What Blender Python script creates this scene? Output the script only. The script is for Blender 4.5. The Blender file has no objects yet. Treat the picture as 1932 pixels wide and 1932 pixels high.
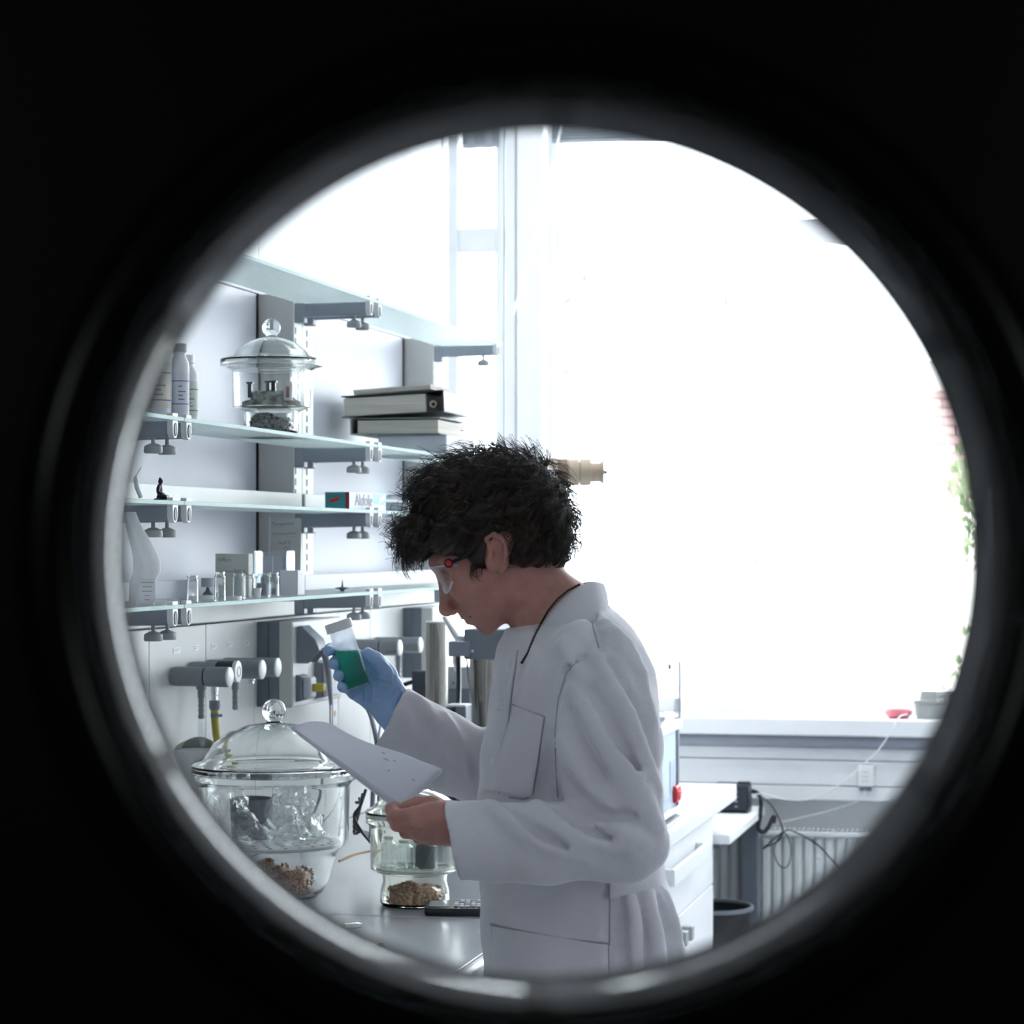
import bpy, math, random
import numpy as np
from mathutils import Vector, Matrix
from mathutils.bvhtree import BVHTree

random.seed(7)
rng = np.random.default_rng(7)
SC = bpy.context.scene
COL = SC.collection
PI = math.pi

# ------------------------------------------------------------------ camera, world, exposure
F = 4617.0            # focal length in pixels of the 1932 px frame
CX, CY = 966.0, 1025.0
CAMZ = 1.6
cam_d = bpy.data.cameras.new('camera')
cam_d.sensor_width = 36.0
cam_d.lens = F / 1932.0 * 36.0
cam_d.shift_y = (CY - 966.0) / 1932.0
cam_d.clip_start = 0.02
cam_d.dof.use_dof = True
cam_d.dof.focus_distance = 4.2
cam_d.dof.aperture_fstop = 9.0
cam = bpy.data.objects.new('camera', cam_d)
cam.location = (0, 0, CAMZ)
cam.rotation_euler = (PI / 2, 0, 0)
COL.objects.link(cam)
SC.camera = cam

world = bpy.data.worlds.new('world')
SC.world = world
world.use_nodes = True
bg = world.node_tree.nodes['Background']
bg.inputs['Color'].default_value = (0.90, 0.95, 1.0, 1)
bg.inputs['Strength'].default_value = 9.0
SC.view_settings.view_transform = 'Standard'
SC.view_settings.look = 'None'
SC.view_settings.gamma = 1.0
SC.view_settings.use_curve_mapping = False
SC.view_settings.exposure = 0.42
SC.cycles.max_bounces = 14
SC.cycles.diffuse_bounces = 6
SC.cycles.transmission_bounces = 12
SC.cycles.transparent_max_bounces = 24
SC.cycles.sample_clamp_indirect = 12.0
SC.cycles.blur_glossy = 0.5

# ------------------------------------------------------------------ frames
# the lab wall with the shelves: u runs along it away from the door, v comes out of it
UX, UY = 0.2267, 0.9740
OX, OY = -0.612, 5.9
RZ = -math.asin(UX)

def W(u, v, z=0.0):
    return Vector((OX + UX * u + UY * v, OY + UY * u - UX * v, z))

def upx(px, v):
    k = (px - CX) / F
    return (k * OY - k * UX * v - UY * v - OX) / (UX - UY * k)

def vpx(px, u):
    k = (px - CX) / F
    return (k * OY + k * UY * u - OX - UX * u) / (UY + k * UX)

def zpy(py, u, v):
    return CAMZ - (py - CY) / F * (OY + UY * u - UX * v)

def uv(px, py, z):
    Y = (CAMZ - z) * F / (py - CY)
    X = (px - CX) / F * Y
    return UX * (X - OX) + UY * (Y - OY), UY * (X - OX) - UX * (Y - OY)

def P(px, py, Y):
    return np.array([(px - CX) * Y / F, Y, CAMZ - (py - CY) * Y / F])

# ------------------------------------------------------------------ materials
MATS = {}

def mat(name, col, rough=0.5, metal=0.0, var=0.06, scale=18.0, bump=0.0, bscale=None, trans=0.0, ior=1.45,
        coat=0.0, sss=0.0, spec=0.5, stretch=None, tcol=None):
    if name in MATS:
        return MATS[name]
    m = bpy.data.materials.new(name)
    m.use_nodes = True
    nt = m.node_tree
    b = nt.nodes['Principled BSDF']
    tc = nt.nodes.new('ShaderNodeTexCoord')
    mp = nt.nodes.new('ShaderNodeMapping')
    if stretch:
        mp.inputs['Scale'].default_value = stretch
    nt.links.new(tc.outputs['Object'], mp.inputs['Vector'])
    n = nt.nodes.new('ShaderNodeTexNoise')
    n.inputs['Scale'].default_value = scale
    n.inputs['Detail'].default_value = 4
    nt.links.new(mp.outputs['Vector'], n.inputs['Vector'])
    r = nt.nodes.new('ShaderNodeValToRGB')
    c0 = [max(0, c * (1 - var)) for c in col]
    c1 = [min(1, c * (1 + var)) for c in (tcol or col)]
    r.color_ramp.elements[0].position = 0.3
    r.color_ramp.elements[1].position = 0.7
    r.color_ramp.elements[0].color = (*c0, 1)
    r.color_ramp.elements[1].color = (*c1, 1)
    nt.links.new(n.outputs['Fac'], r.inputs['Fac'])
    nt.links.new(r.outputs['Color'], b.inputs['Base Color'])
    b.inputs['Roughness'].default_value = rough
    b.inputs['Metallic'].default_value = metal
    b.inputs['Transmission Weight'].default_value = trans
    b.inputs['IOR'].default_value = ior
    b.inputs['Coat Weight'].default_value = coat
    b.inputs['Specular IOR Level'].default_value = spec
    if sss:
        b.inputs['Subsurface Weight'].default_value = sss
        b.inputs['Subsurface Radius'].default_value = (0.012, 0.005, 0.003)
        b.inputs['Subsurface Scale'].default_value = 0.5
    if bump:
        n2 = nt.nodes.new('ShaderNodeTexNoise')
        n2.inputs['Scale'].default_value = bscale or scale * 4
        n2.inputs['Detail'].default_value = 3
        nt.links.new(mp.outputs['Vector'], n2.inputs['Vector'])
        bp = nt.nodes.new('ShaderNodeBump')
        bp.inputs['Strength'].default_value = bump
        bp.inputs['Distance'].default_value = 0.01
        nt.links.new(n2.outputs['Fac'], bp.inputs['Height'])
        nt.links.new(bp.outputs['Normal'], b.inputs['Normal'])
    MATS[name] = m
    return m

def thin(name, tint, ior=1.45, bump=0.0, bscale=40, rough=0.02, extra=0.0):
    """clear sheet: passes light straight through, mirrors by Fresnel"""
    if name in MATS:
        return MATS[name]
    m = bpy.data.materials.new(name)
    m.use_nodes = True
    nt = m.node_tree
    nt.nodes.clear()
    o = nt.nodes.new('ShaderNodeOutputMaterial')
    t = nt.nodes.new('ShaderNodeBsdfTransparent')
    t.inputs['Color'].default_value = (*tint, 1)
    g = nt.nodes.new('ShaderNodeBsdfGlossy')
    g.inputs['Roughness'].default_value = rough
    fr = nt.nodes.new('ShaderNodeFresnel')
    geo = nt.nodes.new('ShaderNodeNewGeometry')
    io = nt.nodes.new('ShaderNodeMapRange')          # same reflectance from both sides of the sheet
    io.inputs[3].default_value = ior
    io.inputs[4].default_value = 1.0 / ior
    nt.links.new(geo.outputs['Backfacing'], io.inputs[0])
    nt.links.new(io.outputs[0], fr.inputs['IOR'])
    mx = nt.nodes.new('ShaderNodeMixShader')
    src = fr.outputs['Fac']
    if extra:
        ad = nt.nodes.new('ShaderNodeMath')
        ad.inputs[1].default_value = extra
        ad.use_clamp = True
        nt.links.new(src, ad.inputs[0])
        src = ad.outputs[0]
    if bump:
        tc = nt.nodes.new('ShaderNodeTexCoord')
        n = nt.nodes.new('ShaderNodeTexNoise')
        n.inputs['Scale'].default_value = bscale
        nt.links.new(tc.outputs['Object'], n.inputs['Vector'])
        bp = nt.nodes.new('ShaderNodeBump')
        bp.inputs['Strength'].default_value = bump
        bp.inputs['Distance'].default_value = 0.01
        nt.links.new(n.outputs['Fac'], bp.inputs['Height'])
        nt.links.new(bp.outputs['Normal'], g.inputs['Normal'])
        nt.links.new(bp.outputs['Normal'], fr.inputs['Normal'])
    nt.links.new(src, mx.inputs[0])
    nt.links.new(t.outputs[0], mx.inputs[1])
    nt.links.new(g.outputs[0], mx.inputs[2])
    nt.links.new(mx.outputs[0], o.inputs[0])
    MATS[name] = m
    return m

M_black = mat('black door paint', (0.012, 0.013, 0.014), 0.45)
M_corr = mat('dark corridor paint', (0.02, 0.021, 0.022), 0.8)
M_rim = mat('grey painted rim', (0.125, 0.125, 0.132), 0.85, var=0.04, spec=0.08)
M_trim = mat('black gloss trim', (0.02, 0.022, 0.022), 0.22)
M_floor = mat('grey linoleum', (0.42, 0.43, 0.45), 0.4, var=0.12, scale=9)
M_white = mat('white wall paint', (0.80, 0.81, 0.83), 0.6, var=0.02)
M_ceil = mat('white ceiling', (0.85, 0.85, 0.86), 0.8, var=0.02)
M_panel = mat('pale grey laminate', (0.53, 0.54, 0.60), 0.45, var=0.03, scale=4)
M_cream = mat('cream service panel', (0.62, 0.62, 0.61), 0.4, var=0.05, scale=5)
M_post = mat('warm grey post', (0.56, 0.56, 0.55), 0.45, var=0.03)
M_railw = mat('cream slotted rail', (0.78, 0.78, 0.74), 0.45, var=0.03)
M_bracket = mat('blue grey bracket', (0.30, 0.32, 0.37), 0.4, var=0.05)
M_capw = mat('white plastic', (0.82, 0.83, 0.84), 0.35, var=0.02)
M_knob = mat('grey plastic knob', (0.36, 0.38, 0.38), 0.5)
M_dark = mat('near black', (0.012, 0.013, 0.016), 0.5)
M_blackp = mat('black plastic', (0.02, 0.021, 0.025), 0.35)
M_grey = mat('mid grey plastic', (0.20, 0.22, 0.26), 0.45, var=0.05)
M_tap = mat('grey tap enamel', (0.26, 0.275, 0.305), 0.38, var=0.04)
M_slate = mat('slate grey column', (0.15, 0.175, 0.21), 0.45, var=0.05)
M_bench = mat('grey stoneware worktop', (0.30, 0.31, 0.34), 0.24, var=0.05, scale=3, bump=0.05, bscale=60)
M_benchw = mat('white worktop edge', (0.83, 0.84, 0.86), 0.35, var=0.02)
M_cab = mat('white cabinet', (0.82, 0.83, 0.86), 0.35, var=0.02)
M_steel = mat('brushed steel', (0.27, 0.26, 0.24), 0.2, 1.0, var=0.4, scale=30, stretch=(1, 1, 0.02))
M_chrome = mat('chrome', (0.75, 0.76, 0.78), 0.12, 1.0, var=0.03)
M_glass = mat('clear glass', (0.97, 0.99, 0.98), 0.0, trans=1.0, ior=1.45, var=0.005)
M_glassy = mat('yellowish glass', (0.96, 0.98, 0.93), 0.0, trans=1.0, ior=1.45, var=0.01)
M_shelf = mat('greenish shelf glass', (0.86, 0.97, 0.96), 0.24, trans=1.0, ior=1.48, var=0.03, bump=0.9, bscale=55, stretch=(1.6, 0.7, 1))
M_edge = mat('sea green glass edge', (0.20, 0.36, 0.34), 0.4, var=0.05, spec=0.2)
M_pane = thin('window glass', (0.97, 0.98, 0.98))
M_vial = thin('thin vial glass', (0.93, 0.95, 0.95), extra=0.06)
M_clearp = thin('clear plastic', (0.90, 0.92, 0.94), extra=0.08, rough=0.1)
M_bagp = thin('crinkled plastic bag', (0.93, 0.94, 0.95), bump=1.0, bscale=35, extra=0.10, rough=0.08)
M_paper = mat('white paper', (0.82, 0.82, 0.86), 0.8, var=0.02)
def add_translucent(m, f, col):
    nt = m.node_tree
    b = nt.nodes['Principled BSDF']
    o = [n for n in nt.nodes if n.type == 'OUTPUT_MATERIAL'][0]
    t = nt.nodes.new('ShaderNodeBsdfTranslucent'); t.inputs['Color'].default_value = (*col, 1)
    mx = nt.nodes.new('ShaderNodeMixShader'); mx.inputs[0].default_value = f
    nt.links.new(b.outputs[0], mx.inputs[1]); nt.links.new(t.outputs[0], mx.inputs[2])
    nt.links.new(mx.outputs[0], o.inputs['Surface'])
add_translucent(M_shelf, 0.30, (0.9, 0.98, 0.98))
M_bagw = mat('white bag paper', (0.85, 0.85, 0.87), 0.7, var=0.02)
add_translucent(M_bagw, 0.45, (0.95, 0.95, 0.95))
M_sheet = mat('held paper', (0.88, 0.88, 0.93), 0.8, var=0.02)
add_translucent(M_sheet, 0.55, (0.93, 0.93, 0.97))
M_card = mat('cream card', (0.66, 0.65, 0.60), 0.8, var=0.03)
M_pages = mat('page edges', (0.55, 0.52, 0.46), 0.8, var=0.15, scale=60, stretch=(0.05, 0.05, 4))
M_rad = mat('radiator enamel', (0.70, 0.73, 0.74), 0.4, var=0.02)
M_red = mat('red plastic', (0.62, 0.03, 0.04), 0.35)
M_skin = mat('skin', (0.48, 0.245, 0.20), 0.5, var=0.10, scale=35, sss=0.15, tcol=(0.54, 0.255, 0.215), bump=0.08, bscale=220)
M_hair = mat('dark brown hair', (0.026, 0.015, 0.010), 0.34, var=0.4)
M_coat = mat('white cotton coat', (0.69, 0.67, 0.72), 0.85, var=0.03, scale=6, bump=0.12, bscale=90, spec=0.2)
M_coat.node_tree.nodes['Principled BSDF'].inputs['Sheen Weight'].default_value = 0.7
M_coat.node_tree.nodes['Principled BSDF'].inputs['Sheen Roughness'].default_value = 0.4
M_glove = mat('blue nitrile glove', (0.34, 0.51, 0.78), 0.42, var=0.08, scale=25, bump=0.15, bscale=120)
M_trous = mat('dark blue trousers', (0.04, 0.05, 0.09), 0.9)
M_wood = mat('beige turned wood', (0.50, 0.40, 0.30), 0.6, var=0.2, scale=14, stretch=(0.3, 2, 2))
M_wood2 = mat('dark wood band', (0.20, 0.13, 0.09), 0.6, var=0.2)

# ------------------------------------------------------------------ mesh helpers
class MB:
    def __init__(self):
        self.v, self.f = [], []

    def add(self, vs, fs, M=None):
        o = len(self.v)
        for p in vs:
            q = Vector(p)
            self.v.append(tuple(M @ q) if M is not None else tuple(q))
        self.f += [tuple(o + i for i in f) for f in fs]
        return self

    def box(self, x0, x1, y0, y1, z0, z1, M=None):
        vs = [(x, y, z) for z in (z0, z1) for y in (y0, y1) for x in (x0, x1)]
        fs = [(0, 2, 3, 1), (4, 5, 7, 6), (0, 1, 5, 4), (2, 6, 7, 3), (0, 4, 6, 2), (1, 3, 7, 5)]
        return self.add(vs, fs, M)

    def lathe(self, prof, n=48, M=None, closed=False):
        vs, fs = [], []
        ids = []
        for (r, z) in prof:
            if r < 1e-6:
                ids.append([len(vs)])
                vs.append((0, 0, z))
            else:
                ids.append(list(range(len(vs), len(vs) + n)))
                vs += [(r * math.cos(2 * PI * i / n), r * math.sin(2 * PI * i / n), z) for i in range(n)]
        L = len(prof)
        for k in range(L if closed else L - 1):
            a, b = ids[k], ids[(k + 1) % L]
            for i in range(n):
                j = (i + 1) % n
                if len(a) == 1 and len(b) == 1:
                    continue
                if len(a) == 1:
                    fs.append((a[0], b[j], b[i]))
                elif len(b) == 1:
                    fs.append((a[i], a[j], b[0]))
                else:
                    fs.append((a[i], a[j], b[j], b[i]))
        return self.add(vs, fs, M)

    def tube(self, pts, r, n=8, M=None, caps=True):
        pts = [Vector(p) for p in pts]
        rs = r if hasattr(r, '__len__') else [r] * len(pts)
        vs, fs = [], []
        up = None
        for i, p in enumerate(pts):
            d = (pts[min(i + 1, len(pts) - 1)] - pts[max(i - 1, 0)])
            if d.length < 1e-9:
                d = Vector((0, 0, 1))
            d.normalize()
            if up is None:
                up = d.orthogonal().normalized()
            else:
                up = (up - d * up.dot(d))
                if up.length < 1e-6:
                    up = d.orthogonal()
                up.normalize()
            w = d.cross(up)
            for k in range(n):
                a = 2 * PI * k / n
                vs.append(tuple(p + (up * math.cos(a) + w * math.sin(a)) * rs[i]))
        for i in range(len(pts) - 1):
            for k in range(n):
                j = (k + 1) % n
                fs.append((i * n + k, i * n + j, (i + 1) * n + j, (i + 1) * n + k))
        if caps:
            fs.append(tuple(reversed(range(n))))
            fs.append(tuple(range((len(pts) - 1) * n, len(pts) * n)))
        return self.add(vs, fs, M)

    def prism(self, poly, y0, y1, M=None):
        """polygon in x,z extruded along y"""
        n = len(poly)
        vs = [(x, y0, z) for x, z in poly] + [(x, y1, z) for x, z in poly]
        fs = [tuple(range(n)), tuple(reversed(range(n, 2 * n)))]
        fs += [(i, i + n, (i + 1) % n + n, (i + 1) % n) for i in range(n)]
        return self.add(vs, fs, M)

    def loft(self, secs, n=28, e=2.6, M=None):
        vs, fs = [], []
        for (cx, cy, cz, rx, ry) in secs:
            for k in range(n):
                a = 2 * PI * k / n
                c, s = math.cos(a), math.sin(a)
                vs.append((cx + rx * math.copysign(abs(c) ** (2 / e), c), cy + ry * math.copysign(abs(s) ** (2 / e), s), cz))
        for i in range(len(secs) - 1):
            for k in range(n):
                j = (k + 1) % n
                fs.append((i * n + k, i * n + j, (i + 1) * n + j, (i + 1) * n + k))
        fs.append(tuple(reversed(range(n))))
        fs.append(tuple(range((len(secs) - 1) * n, len(secs) * n)))
        return self.add(vs, fs, M)

    def ball(self, c, r, n=16, M=None, squash=1.0):
        m = n // 2
        T = Matrix.Translation(c)
        prof = [(r * math.sin(PI * i / m) if 0 < i < m else 0, -r * squash * math.cos(PI * i / m)) for i in range(m + 1)]
        return self.lathe(prof, n, (M @ T) if M is not None else T)

    def build(self, name, m, parent=None, bevel=0.0, smooth=True, ang=40):
        me = bpy.data.meshes.new(name)
        me.from_pydata(self.v, [], self.f)
        me.validate()
        me.materials.append(m)
        if smooth:
            me.shade_smooth()
            me.set_sharp_from_angle(angle=math.radians(ang))
        o = bpy.data.objects.new(name, me)
        COL.objects.link(o)
        if parent is not None:
            o.parent = parent
        if bevel:
            bv = o.modifiers.new('bevel', 'BEVEL')
            bv.width = bevel
            bv.segments = 2
            bv.limit_method = 'ANGLE'
        return o

def tag(o, label, cat, group=None, kind=None):
    o['label'] = label
    o['category'] = cat
    if group:
        o['group'] = group
    if kind:
        o['kind'] = kind
    return o

def thing(name, label, cat, loc=(0, 0, 0), rotz=0.0, group=None):
    o = bpy.data.objects.new(name, None)
    o.empty_display_size = 0.05
    COL.objects.link(o)
    o.location = loc
    o.rotation_euler = (0, 0, rotz)
    return tag(o, label, cat, group)

def struct(name, mb, m, loc=(0, 0, 0), rotz=0.0, bevel=0.0):
    o = mb.build(name, m, None, bevel)
    o.location = loc
    o.rotation_euler = (0, 0, rotz)
    o['kind'] = 'structure'
    return o

def dup(root, loc, rotz=None, label=None):
    r = root.copy()
    COL.objects.link(r)
    r.location = loc
    if rotz is not None:
        r.rotation_euler = (0, 0, rotz)
    if label:
        r['label'] = label
    for ch in list(root.children):
        c = ch.copy()
        COL.objects.link(c)
        c.parent = r
        for g in ch.children:
            d = g.copy()
            COL.objects.link(d)
            d.parent = c
    return r

def text(name, s, size, m, parent, M, depth=0.0002, align='LEFT'):
    cu = bpy.data.curves.new(name, 'FONT')
    cu.body = s
    cu.size = size
    cu.align_x = align
    cu.extrude = depth
    tmp = bpy.data.objects.new(name, cu)
    me = bpy.data.meshes.new_from_object(tmp)
    bpy.data.objects.remove(tmp)
    me.transform(M)
    me.materials.clear()
    me.materials.append(m)
    o = bpy.data.objects.new(name, me)
    COL.objects.link(o)
    o.parent = parent
    return o

def face_cam(x, y, z, tilt=0.0):       # text frame on a face that looks along local -y
    return Matrix.Translation((x, y, z)) @ Matrix.Rotation(PI / 2, 4, 'X') @ Matrix.Rotation(tilt, 4, 'Z')

def face_aisle(x, y, z, tilt=0.0):     # text frame on a face that looks along local +x
    return Matrix.Translation((x, y, z)) @ Matrix(((0, 0, 1, 0), (1, 0, 0, 0), (0, 1, 0, 0), (0, 0, 0, 1))) @ Matrix.Rotation(tilt, 4, 'Z')

RX = Matrix.Rotation(PI / 2, 4, 'Y')   # turns a lathe's z axis to local +x

# ------------------------------------------------------------------ distance-field surfaces
def sdf_grid(fn, xs, ys, zs, B=8):
    def pad(a):
        n = (-len(a)) % B
        if n:
            st = a[-1] - a[-2]
            a = np.concatenate([a, a[-1] + st * np.arange(1, n + 1)])
        return a.astype(np.float32)
    xs, ys, zs = pad(xs), pad(ys), pad(zs)
    nb = [len(a) // B for a in (xs, ys, zs)]
    cs, hs = [], []
    for a in (xs, ys, zs):
        r = a.reshape(-1, B)
        lo, hi = r[:, 0], np.concatenate([r[1:, 0], r[-1:, -1]])
        cs.append((lo + hi) / 2)
        hs.append((hi - lo) / 2)
    cx, cy, cz = np.meshgrid(*cs, indexing='ij')
    hx, hy, hz = np.meshgrid(*hs, indexing='ij')
    d = fn(cx.ravel(), cy.ravel(), cz.ravel()).reshape(cx.shape)
    rad = np.sqrt(hx ** 2 + hy ** 2 + hz ** 2) * 1.5 + 0.012
    val = np.where(d < 0, -1.0, 1.0).astype(np.float32)
    val = np.repeat(np.repeat(np.repeat(val, B, 0), B, 1), B, 2)
    act = np.argwhere(np.abs(d) < rad)
    off = np.stack(np.meshgrid(*[np.arange(B)] * 3, indexing='ij'), -1).reshape(-1, 3)
    for s in range(0, len(act), 1200):
        ix = (act[s:s + 1200, None, :] * B + off[None]).reshape(-1, 3)
        val[ix[:, 0], ix[:, 1], ix[:, 2]] = fn(xs[ix[:, 0]], ys[ix[:, 1]], zs[ix[:, 2]])
    return xs, ys, zs, val

def sdf_mesh(fn, xs, ys, zs):
    xs, ys, zs, val = sdf_grid(fn, xs, ys, zs)
    ins = val < 0
    cnt = np.zeros([s - 1 for s in ins.shape], np.int8)
    for a in (0, 1):
        for b in (0, 1):
            for c in (0, 1):
                cnt += ins[a:ins.shape[0] - 1 + a, b:ins.shape[1] - 1 + b, c:ins.shape[2] - 1 + c]
    act = np.argwhere((cnt > 0) & (cnt < 8))
    i, j, k = act.T
    idx = -np.ones(cnt.shape, np.int32)
    idx[i, j, k] = np.arange(len(act))
    acc = np.zeros((len(act), 3))
    num = np.zeros(len(act))
    A = (xs, ys, zs)
    for ax in range(3):
        for a in (0, 1):
            for b in (0, 1):
                d = [0, 0, 0]
                o = [q for q in range(3) if q != ax]
                d[o[0]], d[o[1]] = a, b
                p0 = (i + d[0], j + d[1], k + d[2])
                d2 = list(d)
                d2[ax] += 1
                p1 = (i + d2[0], j + d2[1], k + d2[2])
                v0, v1 = val[p0], val[p1]
                cr = (v0 < 0) != (v1 < 0)
                t = np.where(cr, v0 / np.where(cr, v0 - v1, 1), 0)
                for q in range(3):
                    c0, c1 = A[q][p0[q]], A[q][p1[q]]
                    acc[:, q] += np.where(cr, c0 + (c1 - c0) * t, 0)
                num += cr
    V = acc / num[:, None]
    Fs = []
    n = ins.shape
    for ax in range(3):
        sl0 = [slice(1, n[q] - 1) for q in range(3)]
        sl1 = list(sl0)
        sl0[ax] = slice(0, n[ax] - 1)
        sl1[ax] = slice(1, n[ax])
        a, b = ins[tuple(sl0)], ins[tuple(sl1)]
        e = np.argwhere(a != b)
        st = a[tuple(e.T)]
        base = e + np.array([0 if q == ax else 1 for q in range(3)])
        o1, o2 = [(1, 2), (2, 0), (0, 1)][ax]
        def cell(da, db):
            c = base.copy()
            c[:, o1] -= da
            c[:, o2] -= db
            return idx[c[:, 0], c[:, 1], c[:, 2]]
        q = np.stack([cell(1, 1), cell(0, 1), cell(0, 0), cell(1, 0)], 1)
        q[~st] = q[~st][:, ::-1]
        Fs.append(q)
    Fa = np.concatenate(Fs)
    Fa = Fa[(Fa >= 0).all(1)]
    return V, Fa

def sdf_obj(name, V, Fa, m, parent=None, base=(0, 0, 0), smooth_it=0):
    me = bpy.data.meshes.new(name)
    me.from_pydata((V - np.array(base)).tolist(), [], Fa.tolist())
    me.materials.append(m)
    me.shade_smooth()
    o = bpy.data.objects.new(name, me)
    COL.objects.link(o)
    if parent is not None:
        o.parent = parent
    if smooth_it:
        s = o.modifiers.new('smooth', 'SMOOTH')
        s.iterations = smooth_it
        s.factor = 0.5
    return o

def smin(a, b, k):
    h = np.maximum(k - np.abs(a - b), 0) / k
    return np.minimum(a, b) - h * h * k * 0.25

def smax(a, b, k):
    return -smin(-a, -b, k)

def sph(x, y, z, c, r):
    return np.sqrt((x - c[0]) ** 2 + (y - c[1]) ** 2 + (z - c[2]) ** 2) - r

def ell(x, y, z, c, r, ang=0.0):
    """ellipsoid; ang turns it in the x,z plane (first radius along (cos,sin) of ang)"""
    ca, sa = math.cos(ang), math.sin(ang)
    dx, dy, dz = x - c[0], y - c[1], z - c[2]
    a = (dx * ca + dz * sa) / r[0]
    b = dy / r[1]
    c2 = (-dx * sa + dz * ca) / r[2]
    k0 = np.sqrt(a * a + b * b + c2 * c2)
    k1 = np.sqrt((a / r[0]) ** 2 + (b / r[1]) ** 2 + (c2 / r[2]) ** 2) + 1e-9
    return k0 * (k0 - 1) / k1

def cone(x, y, z, a, b, ra, rb):
    ax, ay, az = [float(q) for q in a]
    dx, dy, dz = b[0] - a[0], b[1] - a[1], b[2] - a[2]
    L2 = dx * dx + dy * dy + dz * dz + 1e-12
    t = np.clip(((x - ax) * dx + (y - ay) * dy + (z - az) * dz) / L2, 0, 1)
    return np.sqrt((x - ax - t * dx) ** 2 + (y - ay - t * dy) ** 2 + (z - az - t * dz) ** 2) - (ra + (rb - ra) * t)

def chain(x, y, z, pts, rs, k=0.004):
    d = None
    for i in range(len(pts) - 1):
        c = cone(x, y, z, pts[i], pts[i + 1], rs[i], rs[i + 1])
        d = c if d is None else smin(d, c, k)
    return d

# ------------------------------------------------------------------ room shell
UW = 2.63          # window wall
UE = 1.82          # end of the shelved wall
CEIL = 3.6
VR = 3.4
DY0, DY1 = 0.94, 1.012

mb = MB(); mb.box(-3.2, 5.2, -4, 9.2, -0.1, 0)
struct('floor', mb, M_floor)
mb = MB(); mb.box(-3.2, 5.2, -4, 8.9, CEIL, CEIL + 0.1)
struct('ceiling', mb, M_ceil)
# left building wall behind the service wall
mb = MB(); mb.box(-0.34, -0.24, -5.6, UW + 0.2, 0, CEIL)
struct('wall_left', mb, M_white, W(0, 0), RZ)
mb = MB(); mb.box(VR, VR + 0.1, -6.2, UW + 0.2, 0, CEIL)
struct('wall_right', mb, M_white, W(0, 0), RZ)

# front wall with the door opening (seen from the corridor it is black)
DW, DH = 0.55, 2.15
PCX, PCZ = (1040 - CX) / F * 0.94, CAMZ - (1045 - CY) / F * 0.94
mb = MB()
mb.box(-3.2, PCX - DW, DY0 - 0.02, DY1 + 0.06, 0, CEIL)
mb.box(PCX + DW, 5.2, DY0 - 0.02, DY1 + 0.06, 0, CEIL)
mb.box(PCX - DW, PCX + DW, DY0 - 0.02, DY1 + 0.06, DH, CEIL)
struct('wall_front', mb, M_white)
mb = MB()
mb.box(-1.3, -1.2, -3.0, DY0 - 0.02, 0, 2.7)
struct('wall_corridor_left', mb, M_corr)
mb = MB(); mb.box(1.2, 1.3, -3.0, DY0 - 0.02, 0, 2.7)
struct('wall_corridor_right', mb, M_corr)
mb = MB(); mb.box(-1.3, 1.3, -3.1, -3.0, 0, 2.7)
struct('wall_corridor_back', mb, M_corr)
mb = MB(); mb.box(-1.3, 1.3, -3.1, DY0 - 0.02, 2.7, 2.8)
struct('ceiling_corridor', mb, M_corr)
mb = MB(); mb.box(-1.2, 1.2, -3.0, DY0 - 0.025, 0, 0.01)
struct('floor_corridor', mb, M_corr)
mb = MB(); mb.box(-1.2, PCX - DW, DY0 - 0.032, DY0 - 0.02, 0.01, 2.7)
mb.box(PCX + DW, 1.2, DY0 - 0.032, DY0 - 0.02, 0.01, 2.7)
mb.box(PCX - DW, PCX + DW, DY0 - 0.032, DY0 - 0.02, DH, 2.7)
struct('wall_corridor_front', mb, M_corr)

# black door with a round porthole
RH = 0.1747
mb = MB()
N = 128
vs, fs = [], []
for yy in (DY0, DY1):
    for i in range(N):
        a = 2 * PI * i / N
        vs.append(((RH + 0.004) * math.cos(a), yy, (RH + 0.004) * math.sin(a)))
    for i in range(N):
        a = 2 * PI * i / N
        c, s = math.cos(a), math.sin(a)
        zlo, zhi = 0.012 - PCZ, DH - 0.004 - PCZ
        t = min((DW - 0.004) / abs(c) if abs(c) > 1e-6 else 1e9, (zhi / s if s > 1e-6 else (zlo / s if s < -1e-6 else 1e9)))
        vs.append((t * c, yy, t * s))
for blk in (N, 3 * N):                      # the slab's corners
    for cx in (-(DW - 0.004), DW - 0.004):
        for cz in (0.012 - PCZ, DH - 0.004 - PCZ):
            k = min(range(N), key=lambda q: (vs[blk + q][0] - cx) ** 2 + (vs[blk + q][2] - cz) ** 2)
            vs[blk + k] = (cx, vs[blk + k][1], cz)
for i in range(N):
    j = (i + 1) % N
    fs += [(i, j, N + j, N + i), (2 * N + i, 3 * N + i, 3 * N + j, 2 * N + j), (i, 2 * N + i, 2 * N + j, j), (N + i, N + j, 3 * N + j, 3 * N + i)]
# corners of the slab
mb.add(vs, fs)
door = struct('door_1', mb, M_black, (PCX, 0, PCZ))
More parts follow.
